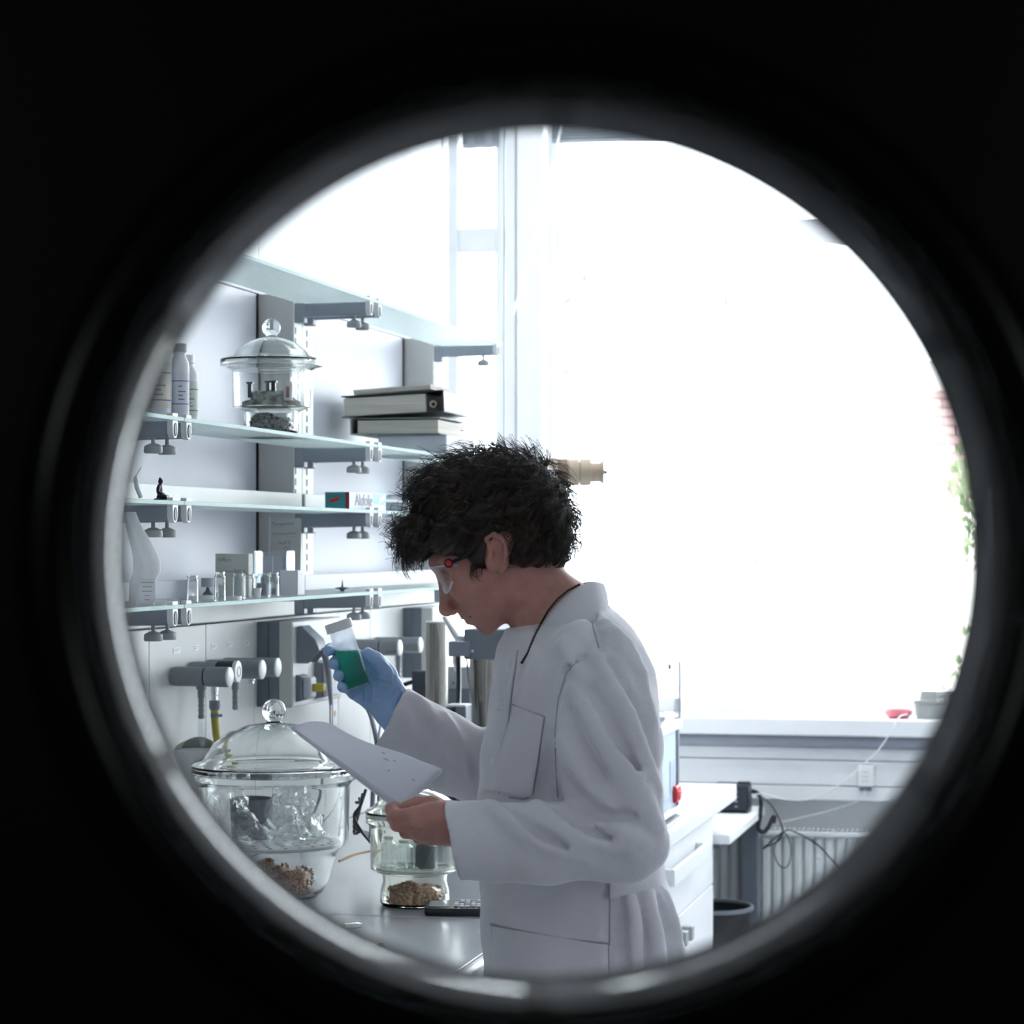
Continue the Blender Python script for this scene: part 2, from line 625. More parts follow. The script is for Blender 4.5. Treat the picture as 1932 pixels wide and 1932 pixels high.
# lining ring, trim ring, glass, clips
prof = [(RH + 0.0035, DY0 - 0.002), (RH, DY0 - 0.001), (RH, DY1 + 0.002), (RH + 0.0035, DY1 + 0.003)]
LY = Matrix.Rotation(-PI / 2, 4, 'X')      # lathe z -> +y
mb = MB(); mb.lathe(prof, 160, LY, True)
mb.build('porthole_ring', M_rim, door)
prof = [(RH + 0.002, DY0 - 0.001)]
for i in range(13):
    a = PI * i / 12
    prof.append((RH + 0.017 - 0.013 * math.cos(a), DY0 - 0.001 - 0.010 * math.sin(a)))
prof.append((RH + 0.031, DY0))
mb = MB(); mb.lathe(prof, 160, LY)
mb.build('outer_trim_ring', M_trim, door)
prof = [(RH + 0.002, DY1)]
for i in range(13):
    a = PI * i / 12
    prof.append((RH + 0.015 - 0.011 * math.cos(a), DY1 + 0.001 + 0.008 * math.sin(a)))
prof.append((RH + 0.028, DY1))
mb = MB(); mb.lathe(list(reversed(prof)), 160, LY)
mb.build('inner_trim_ring', M_rim, door)
mb = MB(); mb.lathe([(0, 0.974), (RH - 0.0003, 0.974), (RH - 0.0003, 0.978), (0, 0.978)], 96, LY)
mb.build('porthole_glass', M_pane, door)
for k in range(6):
    a = PI / 2 + k * PI / 3 - 0.025
    mb = MB()
    M = Matrix.Rotation(-a, 4, 'Y') @ Matrix.Translation((RH, 0, 0))
    mb.box(-0.0012, 0.001, DY0 + 0.001, DY1 - 0.004, -0.006, 0.006, M)
    mb.build('ring_clip', mat('dark grey clip', (0.06, 0.06, 0.065), 0.7, spec=0.1), door, 0.001)

# ------------------------------------------------------------------ ceiling lamps of the lab
def emit(name, col, st):
    m = bpy.data.materials.new(name); m.use_nodes = True
    b = m.node_tree.nodes['Principled BSDF']
    b.inputs['Emission Color'].default_value = (*col, 1)
    b.inputs['Emission Strength'].default_value = st
    return m
M_tube = emit('fluorescent diffuser', (0.95, 0.97, 1.0), 16.0)
for k, (u, v, lab) in enumerate(((1.45, 0.55, 'long ceiling lamp above the bench end near the window'), (1.45, 2.1, 'long ceiling lamp over the aisle near the window'))):
    o = thing('ceiling_lamp', lab, 'lamp', W(u, v, 3.42), RZ)
    p = MB(); p.box(-0.60, 0.60, -0.11, 0.11, 0.02, 0.08); p.build('housing', M_white, o, 0.004)
    p = MB(); p.box(-0.58, 0.58, -0.09, 0.09, 0.0, 0.019); p.build('diffuser', M_tube, o)
    for x in (-0.45, 0.45):
        p = MB(); p.tube([(x, 0, 0.08), (x, 0, 0.18)], 0.004, 8); p.build('hanger', M_white, o)

M_dim = emit('added greenish glow', (0.80, 0.95, 0.82), 3.0)  # glowing panels added behind the camera for glints on the trim ring
for sx, lab in ((-1, 'added dim greenish glow panel behind the camera, left corridor wall'), (1, 'added dim greenish glow panel behind the camera, right corridor wall')):
    o = thing('added_glow_panel', lab, 'lamp', (sx * 1.195, -0.7, 1.95), 0)
    p = MB(); p.box(-0.0, -sx * 0.03, -0.22, 0.22, -0.14, 0.14); p.build('housing', M_blackp, o)
    p = MB(); p.box(-sx * 0.031, -sx * 0.05, -0.2, 0.2, -0.12, 0.12); p.build('diffuser', M_dim, o)

# ------------------------------------------------------------------ window wall
zs_sill = 1.02
zB1, zB2 = 2.615, 2.70
mb = MB()
mb.box(-0.34, VR + 0.1, UW, UW + 0.25, 0, zs_sill - 0.06)
mb.box(-0.34, VR + 0.1, UW, UW + 0.25, 3.42, CEIL)
struct('wall_back', mb, M_white, W(0, 0), RZ)

def window(name, v0, v1, dark):
    w = MB()
    fw = 0.05
    w.box(v0, v0 + fw, UW + 0.05, UW + 0.13, zs_sill, 3.42)
    w.box(v1 - fw, v1, UW + 0.05, UW + 0.13, zs_sill, 3.42)
    w.box(v0 + fw, v1 - fw, UW + 0.05, UW + 0.13, zs_sill, zs_sill + 0.05)
    w.box(v0 + fw, v1 - fw, UW + 0.05, UW + 0.13, 3.36, 3.42)
    o = struct(name, w, M_white, W(0, 0), RZ, 0.004)
    c = MB(); c.box(v0 + fw, v1 - fw, UW + 0.055, UW + 0.12, zB1, zB2)
    c.build('crossbar', M_white, o, 0.004)
    for (a, b) in ((zs_sill + 0.05, zB1), (zB2, 3.36)):
        p = MB(); p.box(v0 + fw, v1 - fw, UW + 0.085, UW + 0.091, a, b)
        p.build('pane', M_pane, o)
    return o

vp0 = vpx(945, UW); vp1 = vpx(978, UW); vp2 = vpx(1030, UW)
window('window_1', vp2 - 0.02, VR, 0)
window('window_2', -0.24, vp0 + 0.02, 0)
mb = MB(); mb.box(vp0, vp1 - 0.006, UW - 0.02, UW + 0.16, zs_sill, 3.42)
struct('trim_1', mb, M_white, W(0, 0), RZ, 0.004)
mb = MB(); mb.box(vp1 + 0.004, vp2, UW - 0.05, UW + 0.16, zs_sill, 3.42)
struct('trim_2', mb, M_white, W(0, 0), RZ, 0.008)
mb = MB(); mb.box(vp1 - 0.006, vp1 + 0.004, UW, UW + 0.10, zs_sill, 3.42)
struct('trim_3', mb, M_bracket, W(0, 0), RZ)
# sill, dark grey roll added as the shade under it, and the trunking boards
mb = MB(); mb.box(-0.24, VR, UW - 0.13, UW + 0.05, zs_sill - 0.058, zs_sill)
struct('trim_4', mb, M_benchw, W(0, 0), RZ, 0.006)
mb = MB(); mb.tube([(0, 0, 0), (VR - 0.25, 0, 0)], 0.022, 16, Matrix.Translation((0.24, UW - 0.085, 0.94)))
struct('trim_5', mb, M_bracket, W(0, 0), RZ)
for i, (za, zb) in enumerate(((0.88, 0.925), (0.795, 0.877), (0.745, 0.792))):
    mb = MB(); mb.box(0.2, VR, UW - 0.075, UW, za, zb)
    struct('trim_%d' % (6 + i), mb, M_white, W(0, 0), RZ, 0.002)

# ------------------------------------------------------------------ radiator
rv0, rv1 = 0.55, 2.2
rad = thing('radiator', 'white ribbed panel radiator with a top grille under the window', 'radiator', W(0, UW - 0.02, 0) * 0 + W(UW - 0.06, rv0, 0.10), RZ)
mb = MB()
nr = int((rv1 - rv0) / 0.035)
poly = []
mb.box(0, rv1 - rv0, -0.055, -0.045, 0.0, 0.54)
mb.build('back_plate', M_rad, rad)
mb = MB(); mb.box(-0.01, rv1 - rv0 + 0.01, -0.128, -0.112, 0.535, 0.552)
mb.build('top_rail', M_rad, rad, 0.004)
for i in range(nr):
    x = i * 0.035 + 0.0175
    r = MB()
    r.prism([(x - 0.0165, 0.01), (x - 0.0165, 0.54), (x + 0.0165, 0.54), (x + 0.0165, 0.01)], -0.108, -0.098)
    r.prism([(x - 0.010, 0.02), (x - 0.010, 0.53), (x + 0.010, 0.53), (x + 0.010, 0.02)], -0.116, -0.108)
    r.build('rib', M_rad, rad, 0.003)
mb = MB()
for i in range(int((rv1 - rv0) / 0.016)):
    x = i * 0.016 + 0.006
    mb.box(x, x + 0.006, -0.10, -0.05, 0.548, 0.556)
g = mb.build('top_grille', M_rad, rad)
g['kind'] = 'stuff'
mb = MB(); mb.box(0, rv1 - rv0, -0.105, -0.05, 0.535, 0.546)
mb.build('grille_bed', M_grey, rad)
for x in (0.08, rv1 - rv0 - 0.11):
    mb = MB(); mb.box(x, x + 0.03, -0.045, 0.06, 0.05, 0.1)
    mb.build('wall_bracket', M_rad, rad)

# ------------------------------------------------------------------ blinds
def blind(label, v0, v1, zbot, cord):
    o = thing('venetian_blind', label, 'blind', W(UW - 0.0, v0, zbot), RZ)
    w = v1 - v0
    b = MB(); b.box(0, w, -0.045, -0.02, 0, 0.014); b.build('bottom_rail', M_bracket, o, 0.003)
    n = 13
    for i in range(n):
        s = MB()
        z = 0.0142 + i * 0.0106
        s.prism([(0, z), (0, z + 0.0095), (w, z + 0.0095), (w, z)], -0.046 + 0.002 * (i % 2), -0.020)
        s.build('slat', M_slatm, o)
    h = MB(); h.box(0, w, -0.05, -0.01, 0.0142 + n * 0.0106, 0.24); h.build('slat_stack', M_slatm, o)
    for t in (0.24, 0.75):
        c = MB(); c.box(w * t - 0.012, w * t + 0.012, -0.0475, -0.046, -0.004, 0.22); c.build('ladder_tape', M_bracket, o)
    return o
M_slatm = mat('grey blind slat', (0.20, 0.23, 0.26), 0.4, var=0.03)
zbl = zpy(270, UW, vpx(1150, UW))
b1 = blind('grey venetian blind pulled up at the top of the large right window', vp2 + 0.03, VR - 0.1, zbl, True)
blind('grey venetian blind pulled up in the narrow window behind the glass panel', -0.15, vp0 + 0.0, zbl - 0.005, False)
# pull cord
q0 = W(UW - 0.05, vpx(1064, UW - 0.05), zpy(205, UW - 0.05, 0.5))
q1 = W(UW - 0.35, vpx(968, UW - 0.35), zpy(590, UW - 0.35, 0.3))
q2 = W(UW - 0.30, vpx(1022, UW - 0.3), zpy(420, UW - 0.3, 0.4))
mb = MB()
pts = []
for i in range(17):
    t = i / 16
    pts.append(q0 * (1 - t) ** 2 + 2 * t * (1 - t) * q2 + q1 * t * t)
mb.tube(pts, 0.0045, 8)
o = mb.build('pull_cord', M_capw)
tag(o, 'white blind cord hanging slantwise from the raised window blind', 'cord')

# ------------------------------------------------------------------ service wall: panels, posts, shelves
R_U = [-1.302, 0.0, 1.302]
LZ = {1: 2.178, 2: 1.83, 3: 1.672, 4: 1.477}       # undersides of the glass shelves
GT = 0.008
LW = {1: 'top', 2: 'second', 3: 'third', 4: 'lowest'}
PW = ['near upright beside the porthole rim', 'middle upright', 'far upright by the window']
LEDGE = 1.42

wallp = thing('wall_shelves', 'pale grey shelf back wall of upright laminate panels', 'wall', W(0, 0, 0), RZ)
wallp['kind'] = 'structure'
edges = [-3.2] + R_U + [UE]
for i in range(4):
    a = edges[i] + (0.156 if i else 0)
    b = edges[i + 1] - (0.014 if i < 3 else 0)
    p = MB(); p.box(-0.03, 0, a, b, LEDGE + 0.04, 2.2)
    p.build('panel', M_panel, wallp, 0.002)
    p = MB(); p.box(-0.03, 0.001, edges[i] + 0.001, edges[i + 1] - 0.001, 2.2015, CEIL)
    p.build('panel', M_white, wallp, 0.002)
for r in R_U:
    p = MB(); p.box(-0.03, -0.004, r - 0.014, r, LEDGE + 0.04, 2.2)
    p.build('shadow_gap', M_dark, wallp)
p = MB(); p.box(-0.03, 0.012, -3.2, UE, LEDGE, LEDGE + 0.04)
p.build('ledge', M_railw, wallp, 0.003)
# lower cream boards
cuts = [-3.2, upx(283, 0), upx(390, 0), upx(481, 0), upx(640, 0), upx(700, 0), upx(770, 0), UE]
for a, b in zip(cuts[:-1], cuts[1:]):
    p = MB(); p.box(-0.03, -0.002, a + 0.0015, b - 0.0015, 0.855, LEDGE - 0.004)
    p.build('lower_board', M_cream, wallp, 0.0015)
p = MB(); p.box(-0.035, -0.03, -3.2, UE, 0.3, CEIL)
p.build('backing', M_dark, wallp)

for i, r in enumerate(R_U):
    o = thing('shelf_upright', 'warm grey shelf post with slotted cream rails, the ' + PW[i], 'post', W(r, 0, LEDGE + 0.04), RZ)
    h = 2.200 - LEDGE - 0.04
    p = MB(); p.box(0.0, 0.088, 0, 0.156, 0, h); p.build('post', M_post, o, 0.002)
    p = MB(); p.box(0.088, 0.0905, 0.001, 0.062, 0.0, h); p.box(0.088, 0.0905, 0.066, 0.128, 0.0, h)
    p.box(0.088, 0.0895, 0.128, 0.155, 0.0, h)
    rl = p.build('slotted_rail', M_railw, o)
    p = MB()
    for yy in (0.012, 0.100):
        z = 0.02
        while z < h - 0.03:
            p.box(0.0895, 0.0912, yy - 0.004, yy + 0.004, z, z + 0.016)
            z += 0.026
    s = p.build('slots', M_dark, rl)
    s['kind'] = 'stuff'

# brackets
def make_bracket(label, loc):
    o = thing('shelf_bracket', label, 'bracket', loc, RZ, 'shelf brackets')
    # local x out of the wall from the rail face, z = 0 at the shelf underside
    b = MB()
    b.prism([(0.0, -0.036), (0.0, -0.001), (0.178, -0.001), (0.178, -0.031), (0.03, -0.034)], -0.011, 0.011)
    b.build('arm', M_bracket, o, 0.003)
    b = MB(); b.box(-0.001, 0.024, -0.015, 0.015, -0.048, -0.0005); b.build('wall_hook', M_bracket, o, 0.003)
    # front cap: white frame with a dark oval hole
    b = MB()
    prof = []
    outer = [(-0.0135, 0.014), (0.0135, 0.014), (0.0135, -0.018)]
    for k in range(9):
        a = -PI * k / 8
        outer.append((0.0135 * math.cos(a), -0.018 + 0.0155 * math.sin(a)))
    b.prism([(y, z) for y, z in outer], -0.189, -0.177, Matrix.Rotation(PI / 2, 4, 'Z'))
    c = b.build('end_cap', M_capw, o, 0.001)
    b = MB()
    b.lathe([(0, 0.0), (0.0075, 0.0), (0.0075, 0.002), (0, 0.002)], 20, Matrix.Translation((0.1885, 0, -0.017)) @ RX @ Matrix.Scale(1.7, 4, (1, 0, 0)))
    b.build('cap_hole', M_dark, c)
    k = MB()
    k.lathe([(0, -0.032), (0.004, -0.032), (0.004, -0.042), (0.012, -0.045), (0.017, -0.048), (0.018, -0.058), (0.016, -0.061), (0, -0.061)], 20, Matrix.Translation((0.145, 0, 0)))
    k.build('clamp_knob', M_knob, o)
    return o
first = None
for i, r in enumerate(R_U):
    for L in (1, 2, 3, 4):
        for j, du in enumerate((0.018, 0.090)):
            if i == 2 and j == 1:
                continue
            lab = '%s bracket of the pair under the %s glass shelf at the %s' % (('nearer', 'farther')[j], LW[L], PW[i].split(' beside')[0].split(' by')[0])
            if i == 2:
                lab = 'grey bracket under the %s glass shelf at the far upright' % LW[L]
            loc = W(r + du, 0.0905, LZ[L])
            if first is None:
                first = make_bracket(lab, loc)
            else:
                dup(first, loc, None, lab)

# glass shelves
bays = [(-2.6, -1.302 + 0.053, 'near'), (-1.302 + 0.056, 0.052, 'middle'), (0.055, 1.352, 'far')]
for L in (1, 2, 3, 4):
    for (a, b, nm) in bays:
        o = thing('glass_shelf', '%s glass shelf with greenish edge, %s bay of the wall' % (LW[L], nm), 'shelf', W(a, 0.094, LZ[L]), RZ)
        p = MB(); p.box(0.0, 0.188, 0.0, b - a, 0, GT); p.build('glass_board', M_shelf, o, 0.001)
        p = MB(); p.box(0.1885, 0.1895, 0.0, b - a, 0.0005, GT - 0.0005); p.build('front_edge', M_edge, o)
        if L in (2, 3, 4):
            h = {2: 0.018, 3: 0.040, 4: 0.038}[L]
            m = {2: M_bracket, 3: M_railw, 4: M_panel}[L]
            p = MB(); p.box(-0.003, 0.003, 0.012, b - a - 0.012, GT + 0.0005, GT + h); p.build('back_lip', m, o, 0.001)

# vertical glass panel at the end of the shelves
ug = 1.34
o = thing('glass_partition', 'tall clear glass panel with bluish edge closing the shelf end', 'panel', W(ug + 0.03, 0.10, 1.86), RZ)
p = MB(); p.box(0, 0.185, 0, 0.006, 0, 1.5); p.build('pane', M_pane, o)
p = MB(); p.box(0.185, 0.188, -0.001, 0.007, 0, 1.5); p.build('polished_edge', mat('blue grey glass edge', (0.14, 0.22, 0.25), 0.3), o)
p = MB(); p.box(-0.004, 0.0, -0.002, 0.008, 0, 1.5); p.build('wall_channel', M_capw, o)

# ------------------------------------------------------------------ bench
BZ = 0.855
us = uv(750, 1729, BZ)[0]
uend = 1.90
VB = 0.895
for (a, b, lab) in ((-2.9, us - 0.0015, 'grey stoneware worktop section nearest the porthole door'), (us + 0.0015, uend, 'long grey worktop section running on to the window')):
    o = thing('worktop', lab, 'worktop', W(a, 0, BZ - 0.05), RZ)
    p = MB(); p.box(0.0, VB - 0.022, 0, b - a, 0, 0.05); p.build('slab', M_bench, o, 0.002)
    p = MB(); p.box(VB - 0.022, VB, 0, b - a, 0, 0.05); p.build('front_edge', M_benchw, o, 0.008)
    if b == uend:
        p = MB(); p.box(0, VB, b - a, b - a + 0.02, 0, 0.05); p.build('end_edge', M_benchw, o, 0.006)
uc1 = upx(1352, 0.87)
cw = 1.26
labs = ['white bench cabinet under the far worktop beside the desk', 'second white bench cabinet, hidden behind the person', 'third white bench cabinet along the bench', 'fourth white bench cabinet along the bench']
for i in range(3):
    o = thing('bench_cabinet', labs[i], 'cabinet', W(uc1 - (i + 1) * cw, 0.10, 0), RZ)
    D = 0.76
    p = MB(); p.box(0, D - 0.02, 0.001, cw - 0.001, 0.09, BZ - 0.052); p.build('carcass', M_cab, o)
    p = MB(); p.box(0, D - 0.08, 0.002, cw - 0.002, 0, 0.088); p.build('plinth', M_grey, o)
    d = MB(); d.box(D - 0.019, D, 0.004, cw - 0.004, 0.585, BZ - 0.062); d = d.build('drawer', M_cab, o, 0.002)
    h = MB(); h.box(D, D + 0.024, cw / 2 - 0.305, cw / 2 - 0.285, 0.70, 0.745); h.box(D, D + 0.024, cw / 2 + 0.285, cw / 2 + 0.305, 0.70, 0.745)
    h.box(D + 0.024, D + 0.036, cw / 2 - 0.305, cw / 2 + 0.305, 0.70, 0.745)
    h.build('handle', M_capw, d, 0.002)
    for (ya, yb, hy) in ((0.004, cw / 2 - 0.002, cw / 2 - 0.05), (cw / 2 + 0.002, cw - 0.004, cw / 2 + 0.05)):
        q = MB(); q.box(D - 0.019, D, ya, yb, 0.10, 0.58); q = q.build('door', M_cab, o, 0.002)
        h = MB(); h.box(D, D + 0.030, hy - 0.02, hy + 0.02, 0.505, 0.545); h.build('handle', M_knob, q, 0.003)

# desk beyond the bench
ud = uc1 + 0.01
o = thing('desk', 'low white desk between the bench end and the window wall', 'desk', W(ud, 0.22, 0), RZ)
dl = UW - 0.14 - ud
p = MB(); p.box(0, 0.69, 0, dl, 0.698, 0.728); p.build('desktop', M_benchw, o, 0.004)
p = MB(); p.box(0.625, 0.68, dl - 0.10, dl - 0.05, 0, 0.698); p.build('leg', M_slate, o, 0.004)
p = MB(); p.box(0.03, 0.10, dl - 0.10, dl - 0.05, 0, 0.698); p.build('leg', M_slate, o, 0.004)
p = MB(); p.box(0.03, 0.10, 0.26, 0.31, 0, 0.698); p.build('leg', M_slate, o, 0.004)
p = MB(); p.box(0.58, 0.62, 0.27, dl - 0.10, 0.65, 0.697); p.build('side_rail', M_slate, o)
# bin
ub, vb = 2.12, vpx(1338, 2.12)
o = thing('waste_bin', 'black round waste bin standing under the desk edge', 'bin', W(ub, vb, 0), RZ)
p = MB(); p.lathe([(0, 0.0), (0.11, 0.0), (0.138, 0.44), (0.132, 0.44), (0.105, 0.006), (0, 0.006)], 40); p.build('body', M_blackp, o)
p = MB(); p.lathe([(0.132, 0.437), (0.142, 0.437), (0.142, 0.449), (0.132, 0.449)], 40, None, True); p.build('rim', M_grey, o)

# ------------------------------------------------------------------ black power unit with cables
uq = UW - 0.33
vq = vpx(1383, uq)
o = thing('power_supply', 'dark blue black power unit with cables on the white desk', 'power unit', W(uq, vq, 0.728), RZ)
p = MB(); p.box(-0.06, 0.056, -0.05, 0.05, 0.004, 0.092); p.build('housing', mat('dark blue plastic', (0.007, 0.010, 0.024), 0.35), o, 0.008)
for k in range(4):
    p = MB(); p.box(0.012, 0.022, -0.0515, -0.05, 0.02 + 0.016 * k, 0.024 + 0.016 * k); p.build('indicator', M_knob, o)
p = MB(); p.box(0.02, 0.06, -0.04, -0.02, 0.09, 0.102); p.build('clamp', M_blackp, o, 0.002)
for sx in (-0.05, 0.045):
    p = MB(); p.box(sx - 0.008, sx + 0.008, -0.045, 0.045, 0, 0.004); p.build('foot', M_dark, o)
def px_tube(pts, r, name, m, label, cat, n=8, sub=6):
    """smooth tube through pixel stations (px, py, depth)"""
    ps = [Vector(P(*q)) for q in pts]
    out = []
    for i in range(len(ps) - 1):
        p0, p1, p2, p3 = ps[max(i - 1, 0)], ps[i], ps[i + 1], ps[min(i + 2, len(ps) - 1)]
        for s in range(sub):
            t = s / sub
            out.append(0.5 * ((2 * p1) + (p2 - p0) * t + (2 * p0 - 5 * p1 + 4 * p2 - p3) * t * t + (3 * p1 - p0 - 3 * p2 + p3) * t ** 3))
    out.append(ps[-1])
    b = out[0]
    mb = MB(); mb.tube([q - b for q in out], r, n)
    o = mb.build(name, m)
    o.location = b
    if label:
        tag(o, label, cat)
    return o
yd = 8.0
px_tube([(1415, 1492, yd), (1428, 1496, yd), (1436, 1510, yd - .02), (1434, 1540, yd - .03), (1431, 1562, yd - .03), (1440, 1570, yd - .03), (1450, 1560, yd - .03), (1457, 1545, yd - .03), (1461, 1541, yd - .03), (1459, 1553, yd - .03)], 0.0075, 'power_plug_cable', M_blackp,
        'thick black plug lead looped over the desk edge above the radiator', 'cable')
px_tube([(1436, 1503, yd), (1452, 1515, yd - .03), (1468, 1540, yd - .04), (1477, 1568, yd - .04), (1470, 1585, yd - .04), (1448, 1597, yd - .04), (1440, 1601, yd - .04), (1458, 1585, yd - .045), (1478, 1570, yd - .045), (1496, 1568, yd - .04), (1540, 1592, yd - .04), (1560, 1612, yd - .04), (1578, 1632, yd - .04), (1600, 1660, yd - .04)], 0.0026, 'thin_cable', M_blackp,
        'thin black cable tied in a bow hanging before the radiator', 'cable')
px_tube([(1478, 1571, yd - .05), (1464, 1590, yd - .05), (1461, 1612, yd - .05), (1470, 1632, yd - .05), (1482, 1637, yd - .05), (1490, 1625, yd - .05), (1492, 1600, yd - .05), (1486, 1578, yd - .05), (1478, 1570, yd - .05)], 0.002, 'cable_loop', M_blackp,
        'oval loop of thin black cable hanging below the knot', 'cable')
px_tube([(1712, 1347, 8.02), (1698, 1352, 8.0), (1688, 1368, 7.97), (1665, 1405, 7.98), (1640, 1432, 7.98), (1600, 1468, 7.98), (1560, 1495, 7.98), (1520, 1509, 7.98), (1480, 1508, 7.98), (1440, 1498, 7.98), (1418, 1500, 7.98)], 0.0022, 'white_cable', M_rad,
        'long white cable drooping from the sill corner to the desk', 'cable')
px_tube([(1632, 1490, 8.03), (1630, 1500, 8.02), (1615, 1512, 8.02), (1590, 1522, 8.02), (1540, 1536, 8.02), (1480, 1550, 8.02), (1440, 1560, 8.02)], 0.0014, 'socket_cable', M_rad,
        'thin white cable running from the wall socket down to the left', 'cable')
# socket on the trunking
us_ = UW - 0.075
vs_ = vpx(1634, us_)
o = thing('wall_socket', 'white wall socket box with a dark plug on the trunking', 'socket', W(us_, vs_, 0.795), RZ)
p = MB(); p.box(-0.025, 0.025, -0.022, 0.0, 0.0, 0.07); p.build('housing', M_capw, o, 0.003)
for k in range(3):
    p = MB(); p.box(-0.012, 0.010, -0.0235, -0.022, 0.018 + 0.015 * k, 0.0195 + 0.015 * k); p.build('groove', M_knob, o)
p = MB(); p.box(-0.021, 0.019, -0.020, -0.004, -0.014, -0.001); p.build('plug', M_slate, o, 0.003)

# items on the sill
us_ = UW - 0.04
o = thing('red_bowl', 'small red bowl on the window sill beside the grey box', 'bowl', W(us_, vpx(1695, us_), zs_sill), RZ)
p = MB(); p.lathe([(0, 0.0), (0.03, 0.0), (0.042, 0.010), (0.045, 0.026), (0.042, 0.026), (0.038, 0.010), (0, 0.004)], 32); p.build('bowl', mat('pinkish red', (0.62, 0.16, 0.2), 0.4), o)
o = thing('grey_box', 'grey lidded box with white lettering at the sill end', 'box', W(us_, vpx(1775, us_), zs_sill), RZ)
mg = mat('warm grey box', (0.36, 0.37, 0.36), 0.5)
p = MB(); p.loft([(0, 0, 0.0, 0.078, 0.035), (0, 0, 0.052, 0.085, 0.04)], 28, 5); p.build('body', mg, o)
p = MB(); p.loft([(0, 0, 0.053, 0.09, 0.043), (0, 0, 0.062, 0.09, 0.043), (0, 0, 0.066, 0.072, 0.037), (0, 0, 0.092, 0.066, 0.034)], 28, 5); p.build('lid', mg, o)
text('lettering', 'OW', 0.020, M_capw, o, face_cam(-0.012, -0.037, 0.078))
text('lettering', 'SM', 0.020, M_capw, o, face_cam(-0.012, -0.044, 0.058))

# ------------------------------------------------------------------ instrument with clear hood on the far bench
ui = uv(1288, 1532, BZ)[0]
vi = 0.80
ul = 0.62
Yi = W(ui, vi)[1]
z1 = CAMZ - (1352 - CY) / F * Yi - BZ
z2 = CAMZ - (1248 - CY) / F * Yi - BZ
vi = vpx(1288, ui)
o = thing('bench_instrument', 'pale blue bench instrument with a clear hood and red switch', 'instrument', W(ui - ul, vi - 0.4, BZ), RZ)
m_ib = mat('pale blue enamel', (0.62, 0.72, 0.80), 0.35, var=0.02)
p = MB(); p.box(0.01, 0.385, 0.01, ul - 0.012, 0.022, z1 - 0.03); p.build('housing', m_ib, o, 0.004)
p = MB(); p.box(0.0, 0.40, 0.0, ul, z1 - 0.03, z1 - 0.004); p.build('top_plate', M_capw, o, 0.003)
p = MB(); p.box(0.0, 0.40, 0.0, ul, 0.008, 0.022); p.build('base_plate', M_capw, o, 0.003)
p = MB(); p.box(0.375, 0.392, ul - 0.022, ul - 0.006, 0.022, z1 - 0.03); p.build('corner_strip', M_bracket, o, 0.002)
for (yy, zz) in ((0.05, 0.0), (ul - 0.1, 0.0)):
    for xx in (0.03, 0.34):
        p = MB(); p.lathe([(0, 0), (0.014, 0), (0.016, 0.008), (0, 0.008)], 16, Matrix.Translation((xx, yy, zz))); p.build('foot', M_grey, o)
p = MB(); p.box(0.386, 0.3865, ul - 0.13, ul - 0.045, 0.06, 0.15); p.build('vent_panel', mat('grey blue panel', (0.48, 0.55, 0.68), 0.4), o)
p = MB(); p.box(0.386, 0.3865, 0.05, ul - 0.05, 0.025, 0.055); p.build('lower_panel', mat('grey blue panel', (0.48, 0.55, 0.68), 0.4), o)
s = MB(); s.prism([(0.0, -0.022), (0.010, -0.022), (0.014, 0.0), (0.010, 0.022), (0.0, 0.024)], ul - 0.085, ul - 0.015, Matrix.Translation((0.387, 0, 0.055)))
s = s.build('red_switch', M_red, o, 0.002)
s['label'] = 'red rocker switch'
p = MB(); p.box(0.400, 0.4025, ul - 0.065, ul - 0.035, 0.04, 0.062); p.build('rocker', mat('bright red', (0.75, 0.08, 0.1), 0.25), s, 0.0005)
# hood
p = MB()
p.box(0.0, 0.395, 0.0, 0.003, z1 - 0.003, z2); p.box(0.392, 0.395, 0.003, ul - 0.02, z1 - 0.003, z2); p.box(0.0, 0.003, 0.003, ul - 0.02, z1 - 0.003, z2)
p.box(0.0, 0.395, 0.0, ul - 0.02, z2, z2 + 0.003)
h = p.build('clear_hood', M_pane, o)
p = MB(); p.box(0.378, 0.397, ul - 0.02, ul - 0.004, z1 - 0.003, z2 + 0.004); p.build('hood_post', M_bracket, o, 0.002)
p = MB(); p.box(0.393, 0.398, 0.0, ul - 0.02, z2 + 0.001, z2 + 0.006); p.build('hood_edge', M_bracket, o)
p = MB(); p.box(0.396, 0.402, ul - 0.22, ul - 0.19, z2 - 0.01, z2 + 0.002); p.build('hood_clip', M_grey, o)
for k in range(5):
    p = MB(); p.box(0.32, 0.37, ul - 0.25 + k * 0.032, ul - 0.25 + k * 0.032 + (0.022 if k < 3 else 0.008), z1 - 0.003, z1 + 0.024); p.build('rack_block', M_blackp, o, 0.002)

